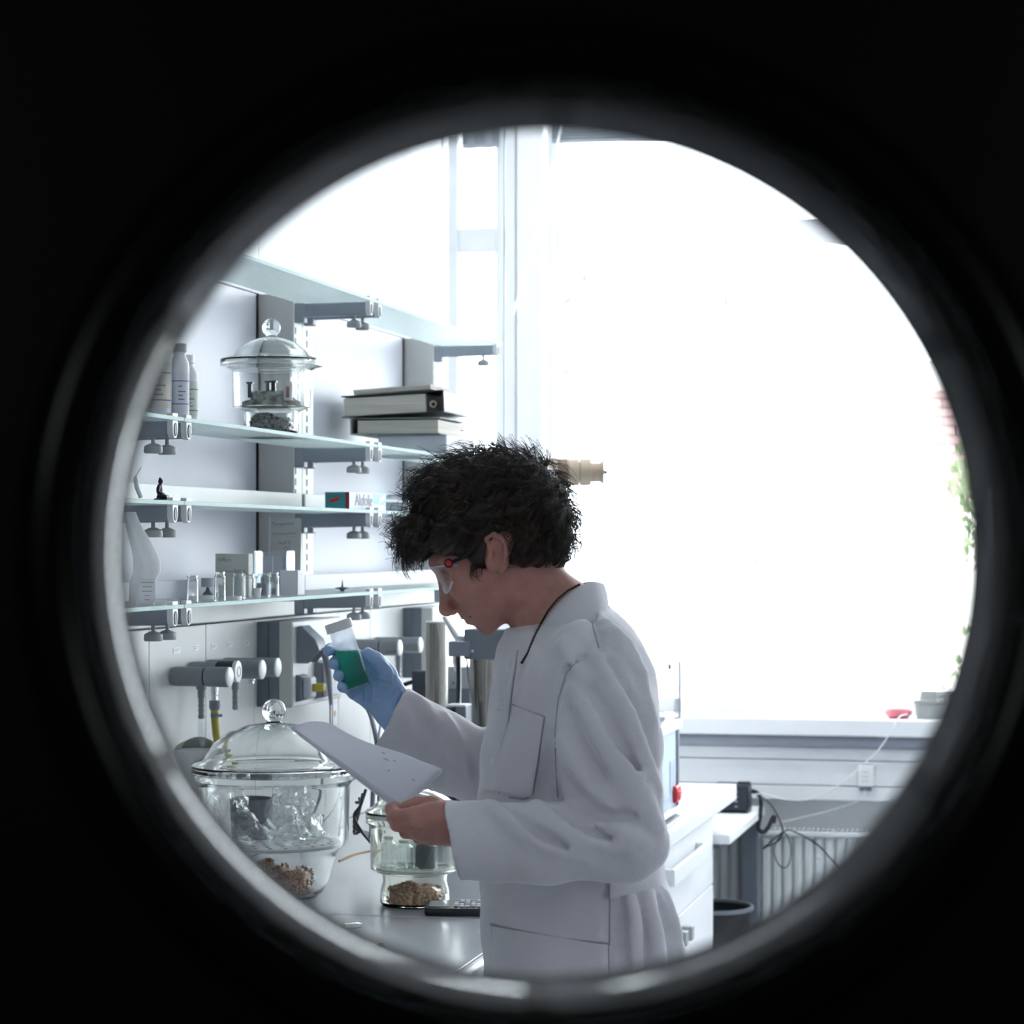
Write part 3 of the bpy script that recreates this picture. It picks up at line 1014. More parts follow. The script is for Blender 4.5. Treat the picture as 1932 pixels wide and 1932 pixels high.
# ------------------------------------------------------------------ taps
def tap(px_tip, py, L, label, kind):
    t = L
    k = (px_tip - CX) / F
    # base on the wall (v=0)
    u = (k * (OY - UX * t) - OX - UY * t) / (UX - k * UY)
    z = CAMZ - (py - CY) / F * (OY + UY * u)
    o = thing('gas_tap', label, 'tap', W(u, 0.0, z), RZ, 'service taps on the wall')
    r = 0.0215
    b = MB(); b.lathe([(0, 0.0), (r * 0.93, 0.0), (r, 0.006), (r, L * 0.56), (0, L * 0.56)], 36, RX); b.build('body', M_tap, o)
    b = MB(); b.lathe([(r * 0.94, L * 0.56), (r * 0.94, L * 0.585)], 36, RX); b.build('joint', M_dark, o)
    if kind == 'black':
        b = MB(); b.lathe([(0, L * .585), (r, L * 0.585), (r * 1.1, L * 0.60), (r * 1.12, L - 0.008), (0, L - 0.008)], 36, RX); k_ = b.build('knob', M_blackp, o)
        b = MB(); b.lathe([(0, L - .008), (r * 1.12, L - 0.008), (r * 1.1, L), (r * 0.9, L + 0.001), (0, L + 0.001)], 36, RX); b.build('cap_disc', M_capw, k_)
        b = MB(); b.lathe([(r * 0.42, L), (r * 0.42, L + 0.0018), (r * 0.58, L + 0.0018), (r * .58, L)], 30, RX, False); b.build('cap_mark', M_knob, k_)
    else:
        b = MB(); b.lathe([(0, L * .585), (r, L * 0.585), (r * 1.02, L * 0.62), (r * 1.04, L - 0.003), (0, L - 0.003)], 36, RX); k_ = b.build('knob', M_tap, o)
        b = MB(); b.lathe([(0, L - .003), (r * 1.04, L - 0.003), (r * 1.0, L), (r * 0.8, L + 0.0025), (0, L + 0.003)], 36, RX); b.build('cap_disc', M_capw, k_)
    x = L * 0.50
    T = Matrix.Translation((x, 0, 0))
    if kind in ('grey', 'chrome', 'black'):
        m = M_chrome if kind in ('black',) else M_tap
        prof = [(0.0, -0.015), (0.0115, -0.015), (0.0115, -0.027), (0.0085, -0.028), (0.0085, -0.046)]
        zz = -0.046
        for q in range(4):
            prof += [(0.0065, zz - 0.001), (0.0075, zz - 0.006), (0.0060, zz - 0.011)]
            zz -= 0.0115
        prof += [(0.005, zz), (0, zz)]
        b = MB(); b.lathe(prof, 20, T); b.build('hose_nozzle', m, o)
    else:
        b = MB(); b.lathe([(0, -0.015), (0.009, -0.015), (0.009, -0.03), (0.0065, -0.032), (0.0065, -0.038), (0, -0.038)], 20, T); b.build('hose_nozzle', M_chrome, o)
    return o, u, z
t1, u1, zt = tap(434, 1276, 0.131, 'first grey wall tap nearest the porthole, clear hose below', 'grey')
b = MB(); b.tube([(0.0655, 0, -0.085), (0.0655, 0, -0.12), (0.066, 0.0, -0.155)], 0.0075, 14); b.build('hose', M_clearp, t1)
t2, u2, _ = tap(450, 1266, 0.112, 'second wall tap with black knob and yellow gas hose', 'black')
b = MB(); b.lathe([(0, -0.045), (0.012, -0.045), (0.0125, -0.06), (0.010, -0.066), (0, -0.066)], 20, Matrix.Translation((0.056, 0, -0.02))); b.build('hose_nut', M_grey, t2)
hs = MB(); hs.tube([(0.056, 0, -0.085), (0.057, 0, -0.11), (0.060, 0, -0.14), (0.066, 0, -0.17), (0.076, 0.01, -0.20), (0.09, 0.03, -0.235)], 0.0088, 14); hs = hs.build('gas_hose', mat('mustard hose', (0.40, 0.35, 0.06), 0.5), t2)
for zz in (-0.098, -0.165):
    b = MB(); b.lathe([(0.0088, -0.005), (0.0099, -0.005), (0.0099, 0.005), (0.0088, 0.005)], 20, Matrix.Translation((0.057 if zz > -0.12 else 0.065, 0, zz)), True); b.ball((0.071 if zz > -.12 else 0.079, 0, zz), 0.004, 10); b.build('hose_clamp', M_grey, hs)
t3, u3, _ = tap(496, 1262, 0.131, 'third grey wall tap with white end disc and nozzle', 'grey')
t4, u4, _ = tap(525, 1258, 0.131, 'fourth wall tap in front of the slate grey column', 'short')
t5, u5, _ = tap(755, 1221, 0.131, 'grey wall tap behind the gloved hand holding the jar', 'grey')
t6, u6, _ = tap(794, 1216, 0.131, 'last wall tap beside the polished steel cylinder', 'grey')
# sticker plates over the taps
for (px, py, w) in ((335, 1227, 0.018), (372, 1222, 0.012), (405, 1220, 0.014), (435, 1216, 0.014), (467, 1213, 0.013)):
    u = upx(px, 0)
    p = MB(); p.box(-0.002, -0.0012, -w * 1.2, w * 1.2, -0.006, 0.006)
    p.v = [tuple(Vector(q) + Vector((0, u, zpy(py, u, 0)))) for q in p.v]
    lo = p.build('label_sticker', M_capw, wallp)
    p = MB()
    for k in range(2):
        p.box(-0.0012, -0.0009, u - w * 0.9, u + w * (0.9 - 0.5 * k), zpy(py, u, 0) + 0.0015 - 0.004 * k, zpy(py, u, 0) + 0.003 - 0.004 * k)
    p.build('print_lines', M_grey, lo)

# ------------------------------------------------------------------ service columns with sockets
def column(r, label, L):
    zt_, zb_ = 1.412, 1.205
    o = thing('socket_column', label, 'socket box', W(r - 0.005, -0.001, zb_), RZ)
    h = zt_ - zb_
    p = MB(); p.box(0.055, 0.088, 0, L, 0, h); p.build('housing', M_post, o, 0.002)
    p = MB(); p.box(0.0, 0.028, 0, L, 0.001, h - 0.001); p.build('side_plate', M_slate, o, 0.0015)
    p = MB(); p.box(0.029, 0.055, 0, L, 0.001, h - 0.001); p.build('side_plate', M_slate, o, 0.0015)
    p = MB(); p.box(0.088, 0.0895, 0.004, L - 0.004, 0.004, h - 0.004); p.build('front_plate', M_cream, o)
    return o, h
c1, h = column(0.0, 'slate grey service column with sockets behind the jar', 0.40)
# angled three phase socket
p = MB()
p.prism([(0.0895, 0.0), (0.0895, 0.085), (0.10, 0.088), (0.135, 0.055), (0.145, 0.03), (0.12, 0.0)], 0.03, 0.034); p.prism([(0.0895, 0.0), (0.0895, 0.085), (0.10, 0.088), (0.135, 0.055), (0.145, 0.03), (0.12, 0.0)], 0.095, 0.099)
p.prism([(0.0895, 0.082), (0.0895, 0.088), (0.10, 0.091), (0.137, 0.058), (0.147, 0.032), (0.144, 0.028), (0.133, 0.053), (0.099, 0.086)], 0.03, 0.099)
p.v = [(a, b, c + 0.105) for a, b, c in p.v]
s = p.build('angled_socket', M_grey, c1, 0.002)
p = MB(); p.lathe([(0, 0), (0.020, 0), (0.020, 0.022), (0.016, 0.024), (0.016, 0.03), (0.010, 0.034), (0.006, 0.05), (0, 0.05)], 24, Matrix.Translation((0.092, 0.06, 0.135)) @ RX)
pl = p.build('round_plug', M_chrome, s)
p = MB(); p.tube([(0.142, 0.06, 0.135), (0.15, 0.06, 0.13), (0.158, 0.062, 0.10), (0.162, 0.064, 0.06), (0.166, 0.066, 0.0), (0.166, 0.066, -0.06), (0.163, 0.066, -0.13), (0.155, 0.06, -0.22), (0.12, 0.05, -0.30), (0.10, 0.05, -0.348)], [0.009, 0.009, 0.008, 0.0065, 0.0045, 0.0045, 0.0045, 0.0045, 0.0045, 0.0045], 12)
p.build('plug_lead', M_grey, s)
# grey flap socket with yellow plug
p = MB(); p.prism([(0.0895, 0.0), (0.0895, 0.066), (0.104, 0.062), (0.104, 0.004)], 0.025, 0.085)
p.v = [(a, b, c + 0.012) for a, b, c in p.v]
s2 = p.build('flap_socket', M_slate, c1, 0.002)
p = MB(); p.box(0.104, 0.125, 0.03, 0.08, 0.02, 0.072); p.build('flap', M_panel, s2, 0.006)
p = MB(); p.box(0.125, 0.152, 0.045, 0.068, 0.036, 0.056); p.build('yellow_plug', mat('yellow plastic', (0.52, 0.42, 0.05), 0.4), s2, 0.003)
p = MB(); p.prism([(0.0895, 0.0), (0.0895, 0.095), (0.110, 0.09), (0.110, 0.005)], 0.17, 0.27)
p.v = [(a, b, c + 0.01) for a, b, c in p.v]
s3 = p.build('flap_socket', M_grey, c1, 0.002)
p = MB(); p.box(0.110, 0.122, 0.175, 0.265, 0.016, 0.1); p.build('flap', M_panel, s3, 0.003)
# test tag hanging on the lead
p = MB(); p.box(0.168, 0.169, 0.055, 0.105, -0.045, 0.004); tg = p.build('inspection_tag', M_paper, c1)
p = MB(); p.lathe([(0, 0), (0.008, 0), (0.008, 0.0006), (0, 0.0006)], 20, Matrix.Translation((0.169, 0.085, -0.018)) @ RX); p.build('seal_dot', mat('orange print', (0.55, 0.30, 0.06), 0.5), tg)
c2, h = column(1.302, 'far service column with slate grey side behind the tap', 0.35)

# ------------------------------------------------------------------ desiccators
def desiccator(label, loc, S, glass, lid_extra=0.0, pl=True):
    """S: dict of outer profile numbers (metres)"""
    o = thing('desiccator', label, 'desiccator', loc, RZ)
    w = S['w']
    outer = S['body']
    inner = [(max(r - w, 0.0), z) for r, z in outer]
    inner = [(r, z + (w if i == 0 else 0)) for i, (r, z) in enumerate(inner)]
    prof = [(0, outer[0][1])] + outer + list(reversed(inner)) + [(0, inner[0][1])]
    b = MB(); b.lathe(prof, 72); b.build('body', glass, o)
    lo = S['lid']
    li = [(max(r - w, 0.0), z - w) for r, z in lo]
    li[0] = (li[0][0] - 0.006, lo[0][1])
    b = MB(); b.lathe(lo + [(0, lo[-1][1])] , 72)
    prof = lo + [(0, lo[-1][1])] + [(0, li[-1][1])] + list(reversed(li[1:])) + [li[0]]
    b = MB(); b.lathe(prof, 72, None, True); lid = b.build('lid', glass, o)
    kz, kr = S['knob']
    zt_ = lo[-1][1]
    prof = [(0, zt_ + 0.0005), (kr * 0.75, zt_ + 0.0005), (kr * 0.6, zt_ + (kz - kr * 0.8 - zt_) * 0.6)]
    for i in range(3, 17):
        a = PI * i / 16
        prof.append((kr * math.sin(a) if i < 16 else 0, kz - kr * math.cos(a)))
    b = MB(); b.lathe(prof, 48); b.build('knob', glass, lid)
    if pl:
        pr, pz = S['plate']
        b = MB(); b.lathe([(0, pz), (pr, pz), (pr, pz + 0.006), (0, pz + 0.006)], 56); pt = b.build('perforated_plate', M_capw, o, 0.001)
        b = MB()
        for ring in range(1, 5):
            rr = pr * ring / 4.7
            nn = 6 * ring
            for i in range(nn):
                a = 2 * PI * i / nn
                b.lathe([(0, 0), (pr * 0.035, 0), (pr * 0.035, 0.0004), (0, 0.0004)], 10, Matrix.Translation((rr * math.cos(a), rr * math.sin(a), pz + 0.0061)))
        hq = b.build('plate_holes', M_grey, pt)
        hq['kind'] = 'stuff'
    return o

def granules(label, loc, r, h, m, n, g, m2=None):
    b = MB()
    rr = random.Random(int(r * 1e4))
    oc = [(1, 0, 0), (-1, 0, 0), (0, 1, 0), (0, -1, 0), (0, 0, 1), (0, 0, -1)]
    of = [(0, 2, 4), (2, 1, 4), (1, 3, 4), (3, 0, 4), (2, 0, 5), (1, 2, 5), (3, 1, 5), (0, 3, 5)]
    for i in range(n):
        a = rr.uniform(0, 2 * PI)
        q = r * math.sqrt(rr.uniform(0.0, 1))
        top = h * (0.75 + 0.25 * math.cos(a * 1.3 + 1)) * (1 - 0.25 * (q / r) ** 2)
        z = rr.uniform(g, top)
        if q < r * 0.86 and z < top * 0.8:
            z = top * rr.uniform(0.82, 1.0)
        s = g * rr.uniform(0.6, 1.25)
        M = Matrix.Translation((q * math.cos(a), q * math.sin(a), z)) @ Matrix.Rotation(rr.uniform(0, 3), 4, Vector((rr.random(), rr.random(), rr.random() + .1)))
        b.add([(x * s, y * s * rr.uniform(.7, 1), zz * s) for x, y, zz in oc], of, M)
    core = [(0, 0.001), (r * 0.93, 0.001), (r * 0.93, h * 0.55), (r * 0.7, h * 0.72), (0, h * 0.75)]
    b.lathe(core, 24)
    o = b.build('desiccant_granules', m, None, 0, False)
    o.location = loc
    return tag(o, label, 'granules', None, 'stuff')

m_orange = mat('orange brown silica gel', (0.36, 0.14, 0.06), 0.25, var=0.6, scale=160, tcol=(0.66, 0.40, 0.27))
m_blueg = mat('dark blue silica gel', (0.03, 0.04, 0.10), 0.3, var=0.6, scale=140, tcol=(0.28, 0.29, 0.26))

# large one on the bench
u, v = uv(517, 1690, BZ)
big = dict(w=0.005, body=[(0.092, 0.0), (0.104, 0.010), (0.118, 0.035), (0.132, 0.085), (0.137, 0.098), (0.152, 0.108), (0.157, 0.125), (0.160, 0.235), (0.166, 0.243), (0.174, 0.248), (0.174, 0.2605), (0.160, 0.2610)],
           lid=[(0.174, 0.2615), (0.1745, 0.278), (0.168, 0.284), (0.155, 0.287), (0.147, 0.296), (0.128, 0.322), (0.095, 0.347), (0.055, 0.361), (0.02, 0.365)],
           knob=(0.391, 0.0255), plate=(0.141, 0.1085))
bigloc = W(u, v, BZ)
desiccator('large glass desiccator with domed lid standing on the bench before the taps', bigloc, big, M_glass)
granules('brown silica gel granules in the base of the large desiccator', bigloc + Vector((0.0, 0, 0.006)), 0.084, 0.075, m_orange, 1000, 0.0042)
# small one
u, v = uv(783, 1706, BZ)
sml = dict(w=0.004, body=[(0.068, 0.0), (0.0725, 0.008), (0.071, 0.030), (0.066, 0.050), (0.068, 0.064), (0.086, 0.070), (0.092, 0.076), (0.093, 0.160), (0.097, 0.166), (0.102, 0.170), (0.102, 0.181), (0.09, 0.1815)],
           lid=[(0.102, 0.182), (0.1025, 0.193), (0.098, 0.197), (0.09, 0.199), (0.084, 0.206), (0.066, 0.222), (0.044, 0.234), (0.018, 0.239)],
           knob=(0.256, 0.017), plate=(0.080, 0.0725))
smloc = W(u, v, BZ)
desiccator('small glass desiccator with orange granules behind the bare hand', smloc, sml, M_glassy)
granules('orange silica gel granules in the base of the small desiccator', smloc + Vector((0, 0, 0.005)), 0.057, 0.046, mat('orange silica gel', (0.48, 0.17, 0.06), 0.25, var=0.5, scale=160, tcol=(0.78, 0.42, 0.24)), 800, 0.0036)
# small bottles standing on its plate
for k, (dx, dy, r, hh, m) in enumerate(((-0.055, 0.0, 0.015, 0.062, M_vial), (-0.02, -0.03, 0.018, 0.058, M_vial), (0.022, -0.025, 0.021, 0.06, mat('smoky glass', (0.15, 0.19, 0.2), 0.05, trans=0.6)), (0.058, 0.012, 0.016, 0.055, M_vial), (0.0, 0.04, 0.02, 0.06, M_vial))):
    labs = ['leftmost clear sample bottle inside the small desiccator', 'clear sample bottle in front inside the small desiccator', 'dark smoky sample bottle inside the small desiccator', 'rightmost clear sample bottle inside the small desiccator', 'rear clear sample bottle inside the small desiccator']
    o = thing('sample_bottle', labs[k], 'bottle', smloc + Vector((dx, dy, 0.079)), 0, 'bottles in the small desiccator')
    b = MB(); b.lathe([(0, 0), (r, 0), (r, hh * 0.75), (r * 0.6, hh * 0.85), (r * 0.6, hh * 0.9), (r * 0.5, hh * .9), (r * .5, hh * .86), (r * .92, hh * .74), (r * .92, 0.002), (0, 0.002)], 24); b.build('body', m, o)
    b = MB(); b.lathe([(0, hh * 0.9), (r * 0.66, hh * 0.9), (r * 0.66, hh), (0, hh)], 20); b.build('cap', M_grey if k == 2 else M_capw, o)
# crumpled clear bag and dish in the large one
b = MB()
rr = random.Random(3)
for q in range(3):
    n1, n2 = 22, 12
    ox, oy = (-0.07, 0.045, 0.0)[q], (-0.04, -0.05, 0.05)[q]
    vs = []
    for i in range(n1):
        for j in range(n2):
            a = 2 * PI * i / n1
            zz = j / (n2 - 1)
            rad = (0.062 - 0.03 * zz) * (1 + 0.25 * math.sin(3 * a + 7 * zz + q)) + rr.uniform(-0.006, 0.006)
            vs.append((ox + rad * math.cos(a) + 0.03 * zz * (q - 1), oy + rad * math.sin(a), 0.120 + 0.105 * zz + rr.uniform(-0.004, 0.004)))
    fs = [(i * n2 + j, ((i + 1) % n1) * n2 + j, ((i + 1) % n1) * n2 + j + 1, i * n2 + j + 1) for i in range(n1) for j in range(n2 - 1)]
    b.add(vs, fs)
o = b.build('plastic_bag', M_bagp, None, 0, False)
o.location = bigloc
tag(o, 'crumpled clear plastic bags packed inside the large desiccator', 'bag')
o = thing('metal_beaker', 'grey metal beaker inside the large desiccator', 'beaker', bigloc + Vector((-0.055, 0.06, 0.1150)), RZ)
b = MB(); b.lathe([(0, 0), (0.042, 0), (0.046, 0.085), (0.048, 0.086), (0.044, 0.084), (0.040, 0.003), (0, 0.003)], 32); b.build('cup', mat('dull grey metal', (0.20, 0.20, 0.22), 0.35, 0.6), o)
o = thing('glass_dish', 'small round glass dish inside the large desiccator', 'dish', bigloc + Vector((0.07, 0.055, 0.1150)), RZ)
b = MB(); b.lathe([(0, 0), (0.02, 0), (0.03, 0.03), (0.032, 0.05), (0.029, 0.05), (0.027, 0.03), (0.018, 0.003), (0, 0.003)], 28); b.build('bowl', M_glass, o)
b = MB(); b.tube([(-0.02, -0.05, 0.2), (0.0, -0.07, 0.17), (0.02, -0.09, 0.15)], 0.0015, 6)
# on the second shelf
LT = {k: z + GT for k, z in LZ.items()}
sh = dict(w=0.0035, body=[(0.056, 0.0), (0.060, 0.008), (0.059, 0.035), (0.060, 0.050), (0.072, 0.055), (0.085, 0.060), (0.087, 0.140), (0.097, 0.146), (0.112, 0.150), (0.112, 0.156), (0.09, 0.1565)],
          lid=[(0.112, 0.157), (0.1115, 0.164), (0.100, 0.168), (0.084, 0.172), (0.074, 0.185), (0.055, 0.201), (0.03, 0.210), (0.012, 0.213)],
          knob=(0.234, 0.0205), plate=(0.074, 0.0565))
u = upx(512, 0.205)
shl = W(u, 0.205, LT[2])
desiccator('glass desiccator with dark lumps on the second shelf beside white bottles', shl, sh, M_glass, 0, False)
granules('dark blue silica gel granules in the shelf desiccator base', shl + Vector((0, 0, 0.0045)), 0.050, 0.044, m_blueg, 700, 0.0036)
o = thing('sample_lump', 'dark lumpy sample heap with pegs inside the shelf desiccator', 'sample', shl + Vector((0, 0, 0.0605)), RZ)
b = MB(); b.loft([(0.0, 0, 0, 0.068, 0.05), (0.0, 0, 0.010, 0.066, 0.048), (0.006, 0, 0.016, 0.05, 0.04), (-0.005, 0, 0.030, 0.042, 0.032), (-0.004, 0, 0.034, 0.03, 0.02)], 30, 2.2)
b.v = [(x + rr.uniform(-.004, .004), y + rr.uniform(-.004, .004), z + (rr.uniform(-.003, .003) if z > 0.002 else 0)) for x, y, z in b.v]
b.build('heap', mat('dark slag', (0.10, 0.105, 0.115), 0.6, var=0.7, scale=70, tcol=(0.30, 0.30, 0.27)), o)
for (x, y, hh) in ((-0.042, -0.02, 0.05), (-0.002, -0.015, 0.052), (0.012, -0.018, 0.052)):
    b = MB(); b.box(x - 0.004, x + 0.004, y - 0.004, y + 0.004, 0.02, hh); b.box(x - 0.007, x + 0.007, y - 0.005, y + 0.005, hh, hh + 0.004); b.build('peg', M_blackp, o)
b = MB(); b.lathe([(0, 0.0), (0.010, 0), (0.010, 0.036), (0.008, 0.04), (0, 0.04)], 16, Matrix.Translation((0.048, -0.03, 0.012))); bt = b.build('specimen_tube', M_capw, o)
b = MB(); b.box(0.047, 0.054, -0.0415, -0.040, 0.018, 0.042); b.build('red_label', mat('dull red', (0.45, 0.12, 0.10), 0.5), bt)

# ------------------------------------------------------------------ bottles on the second shelf
m_hdpe = mat('white bottle plastic', (0.78, 0.78, 0.82), 0.45, var=0.02)
m_lab1 = mat('white label blue print', (0.74, 0.75, 0.82), 0.6, var=0.02)
m_lab2 = mat('pale green label', (0.66, 0.72, 0.62), 0.6, var=0.05)
m_blue = mat('blue print', (0.10, 0.12, 0.40), 0.6)
def bottle(label, px, v, r, H, cap_r, capm, lab):
    u = upx(px, v)
    o = thing('plastic_bottle', label, 'bottle', W(u, v, LT[2]), 0, 'white bottles on the second shelf')
    sh_ = H * 0.70
    prof = [(0, 0), (r * 0.93, 0), (r, 0.006), (r, sh_), (r * 0.95, sh_ + 0.008), (cap_r * 0.9, H * 0.84), (cap_r * 0.9, H * 0.87), (cap_r * 1.0, H * 0.875), (cap_r * 1.0, H * 0.885), (cap_r * .85, H * 0.89), (0, H * 0.89)]
    b = MB(); b.lathe(prof, 40); b.build('body', m_hdpe, o)
    b = MB(); b.lathe([(0, H * 0.89), (cap_r * 1.05, H * 0.89), (cap_r * 1.05, H - 0.002), (cap_r, H), (0, H)], 32); b.build('cap', capm, o)
    if lab:
        a0, a1 = -PI * 0.95, -0.05 * PI
        def band(z0, z1, rr_, aa0=a0, aa1=a1, n=24):
            q = MB()
            vs = []
            for i in range(n + 1):
                a = aa0 + (aa1 - aa0) * i / n
                vs += [(rr_ * math.cos(a), rr_ * math.sin(a), z0), (rr_ * math.cos(a), rr_ * math.sin(a), z1)]
            q.add(vs, [(2 * i, 2 * i + 2, 2 * i + 3, 2 * i + 1) for i in range(n)])
            return q
        lb = band(H * 0.12, H * 0.62, r + 0.0005).build('label', lab, o)
        for zz in (0.20, 0.50):
            band(H * zz, H * (zz + 0.012), r + 0.0008).build('rule', m_blue, lb)
        for k, t in enumerate(('1.0 l', 'Natrium', 'rein', 'CAS')):
            pass
        for k, zz in enumerate((0.43, 0.36, 0.31, 0.26)):
            w = (0.25, 0.5, 0.3, 0.4)[k]
            band(H * zz, H * (zz + 0.014), r + 0.0008, -PI * 0.5, -PI * (0.5 - w * .5), 8).build('print_line', M_grey, lb)
    return o
bottle('large white bottle at the shelf end half hidden by the porthole rim', 294, 0.20, 0.030, 0.175, 0.012, M_capw, mat('pale beige label', (0.66, 0.62, 0.55), 0.6))
bottle('white bottle with grey screw cap and blue-lined label', 339, 0.235, 0.0185, 0.148, 0.0135, M_knob, m_lab1)
bottle('white bottle with pale green label behind the grey capped one', 354, 0.175, 0.0215, 0.142, 0.013, M_capw, m_lab2)

# ------------------------------------------------------------------ books on the second shelf
ub0 = 0.59
z = LT[2]
def book(label, v0, v1, u0, u1, z0, z1, kind, tilt=0.0):
    o = thing('binder' if kind != 'notebook' else 'notebook', label, 'book', W(u0, v0, z0), RZ, 'books on the second shelf')
    w, l, h = v1 - v0, u1 - u0, z1 - z0
    M = Matrix.Rotation(-tilt, 4, 'Y')
    if kind == 'notebook':
        p = MB(); p.box(0, w, 0, l, 0, h * 0.8, M); p.build('pages', M_pages, o)
        p = MB(); p.box(-0.002, w + 0.001, -0.001, l + 0.001, h * 0.8, h, M); p.build('cover', M_card, o)
        return o
    cm = {'grey': mat('grey binder cloth', (0.42, 0.44, 0.48), 0.5), 'dark': mat('black marbled binder', (0.05, 0.05, 0.06), 0.35, var=0.6, scale=60), 'green': mat('grey green cover', (0.30, 0.33, 0.32), 0.6)}[kind]
    t = 0.003
    p = MB(); p.box(0, w, 0, l, 0, t, M); p.box(0, w, 0, l, h - t, h, M)
    if kind == 'dark':
        p.box(w - 0.004, w, 0, l, t, h - t, M)
    else:
        p.box(0, 0.004, 0, l, t, h - t, M)
    p.build('cover', cm, o, 0.001)
    if kind == 'grey':
        p = MB(); p.box(0.003, w - 0.001, 0.0005, 0.004, t, h - t, M); p.box(0.004, w, 0.004, l - 0.004, t, h - t, M); p.build('slipcase', mat('pale grey board', (0.55, 0.57, 0.62), 0.6), o, 0.004)
    else:
        a, b_ = (0.006, w - 0.05) if kind == 'dark' else (0.02, w - 0.006)
        p = MB(); p.box(a, b_, 0.004, l - 0.006, t + 0.0005, h - t - 0.004, M); p.build('pages', M_pages, o)
        if kind == 'dark':
            p = MB(); p.lathe([(0.006, -0.001), (0.009, -0.001), (0.009, 0.012), (0.006, 0.012)], 20, M @ Matrix.Translation((w - 0.030, 0, h * 0.38)) @ Matrix.Rotation(-PI / 2, 4, 'X'), True); p.build('grip_ring', M_wood, o)
            p = MB(); p.box(w - 0.05, w - 0.004, 0.012, l - 0.01, t, h * 0.7, M); p.build('ring_mechanism', M_blackp, o)
    return o
book('grey slipcase lying lowest in the book stack on the shelf', 0.13, 0.315, ub0, ub0 + 0.30, z + 0.0005, z + 0.047, 'grey')
book('thick grey green volume in the middle of the book stack', 0.055, 0.30, ub0 - 0.01, ub0 + 0.28, z + 0.048, z + 0.092, 'green')
book('black ring binder on top of the thick volume', 0.035, 0.315, ub0 - 0.02, ub0 + 0.27, z + 0.0925, z + 0.150, 'dark', 0.045)
book('thin cream notebook lying uppermost on the stack', 0.065, 0.275, ub0 - 0.01, ub0 + 0.2, z + 0.1530, z + 0.166, 'notebook', 0.060)

# ------------------------------------------------------------------ third shelf: figurine, foil box, wrapped pack
def fig_sdf(x, y, z):
    d = ell(x, y, z, (0, 0, 0.036), (0.0047, 0.0045, 0.0055))
    d = smin(d, sph(x, y, z, (-0.001, 0, 0.0415), 0.0022), 0.001)
    d = smin(d, cone(x, y, z, (-0.0005, 0, 0.031), (-0.001, 0, 0.028), 0.0022, 0.003), 0.001)
    d = smin(d, ell(x, y, z, (-0.002, 0, 0.020), (0.0062, 0.008, 0.011)), 0.003)
    for s in (-1, 1):
        d = smin(d, chain(x, y, z, [(-0.002, s * 0.008, 0.027), (-0.003, s * 0.0105, 0.017), (0.007, s * 0.006, 0.011)], [0.0028, 0.0025, 0.002], .001), 0.0015)
        d = smin(d, chain(x, y, z, [(-0.002, s * 0.004, 0.007), (0.010, s * 0.0135, 0.0065), (0.013, -s * 0.003, 0.006)], [0.005, 0.0045, 0.003], .001), 0.002)
    d = smin(d, ell(x, y, z, (0.002, 0, 0.0025), (0.015, 0.014, 0.0032)), 0.001)
    return smax(d, -z, 0.0005)
V, Fa = sdf_mesh(fig_sdf, np.arange(-0.02, 0.024, 0.0008), np.arange(-0.022, 0.022, 0.0008), np.arange(-0.004, 0.048, 0.0008))
o = sdf_obj('figurine', V, Fa, mat('dark bronze', (0.02, 0.02, 0.024), 0.3), None)
u = upx(303, 0.25)
o.location = W(u, 0.25, LT[3])
tag(o, 'small dark seated figurine on the third shelf', 'figurine')

u0 = upx(613, 0.20)
o = thing('foil_box', 'teal and white aluminium foil box reading Alufolie', 'box', W(u0, 0.20, LT[3]), RZ)
m_teal = mat('teal print', (0.04, 0.33, 0.36), 0.5)
hb = 0.041
p = MB(); p.box(0, 0.060, 0, 0.31, 0, hb); p.build('carton', M_paper, o, 0.001)
p = MB(); p.box(0.001, 0.050, -0.0006, 0.0, 0.001, hb - 0.001); e = p.build('end_panel', m_teal, o)
p = MB(); p.box(0.050, 0.0595, -0.0006, 0.0, 0.001, hb - 0.001); p.build('red_stripe', mat('dark red print', (0.30, 0.03, 0.05), 0.5), o)
text('lettering', 'Alufolie', 0.013, M_slate, o, face_cam(0.004, -0.0007, 0.028))
p = MB(); p.box(0, 0.026, -0.0012, -0.0006, 0, 0.008, Matrix.Translation((0.012, 0, 0.015)) @ Matrix.Rotation(-0.25, 4, 'Y')); p.build('red_flash', M_red, o)
p = MB(); p.box(0.060, 0.0606, 0.20, 0.308, 0.014, hb - 0.001); p.build('teal_field', mat('light teal print', (0.10, 0.50, 0.58), 0.5), o)
p = MB(); p.box(0.0606, 0.0612, 0, 0.05, 0, 0.01, Matrix.Translation((0, 0.245, 0.018)) @ Matrix.Rotation(0.2, 4, 'X')); p.build('red_flash', M_red, o)
text('lettering', 'Alufolie', 0.040, mat('blue grey print', (0.03, 0.06, 0.12), 0.5), o, face_aisle(0.0607, 0.045, 0.010) @ Matrix.Scale(1.18, 4, (1, 0, 0)))
# wrapped pack right of it
u0 = upx(730, 0.20)
o = thing('wrapped_pack', 'clear plastic wrapped pack beside the foil box', 'pack', W(u0, 0.16, LT[3]), RZ)
p = MB(); p.loft([(0.05, 0.06, 0, 0.05, 0.06), (0.05, 0.06, 0.012, 0.052, 0.062), (0.05, 0.06, 0.03, 0.045, 0.055), (0.05, 0.06, 0.045, 0.02, 0.03)], 24, 3)
p.v = [(x + rr.uniform(-.003, .003), y + rr.uniform(-.003, .003), max(zz, 0)) for x, y, zz in p.v]
p.build('wrapper', M_bagp, o)
p = MB(); p.box(0.01, 0.09, 0.015, 0.105, 0.0005, 0.026); p.build('contents', M_panel, o, 0.003)
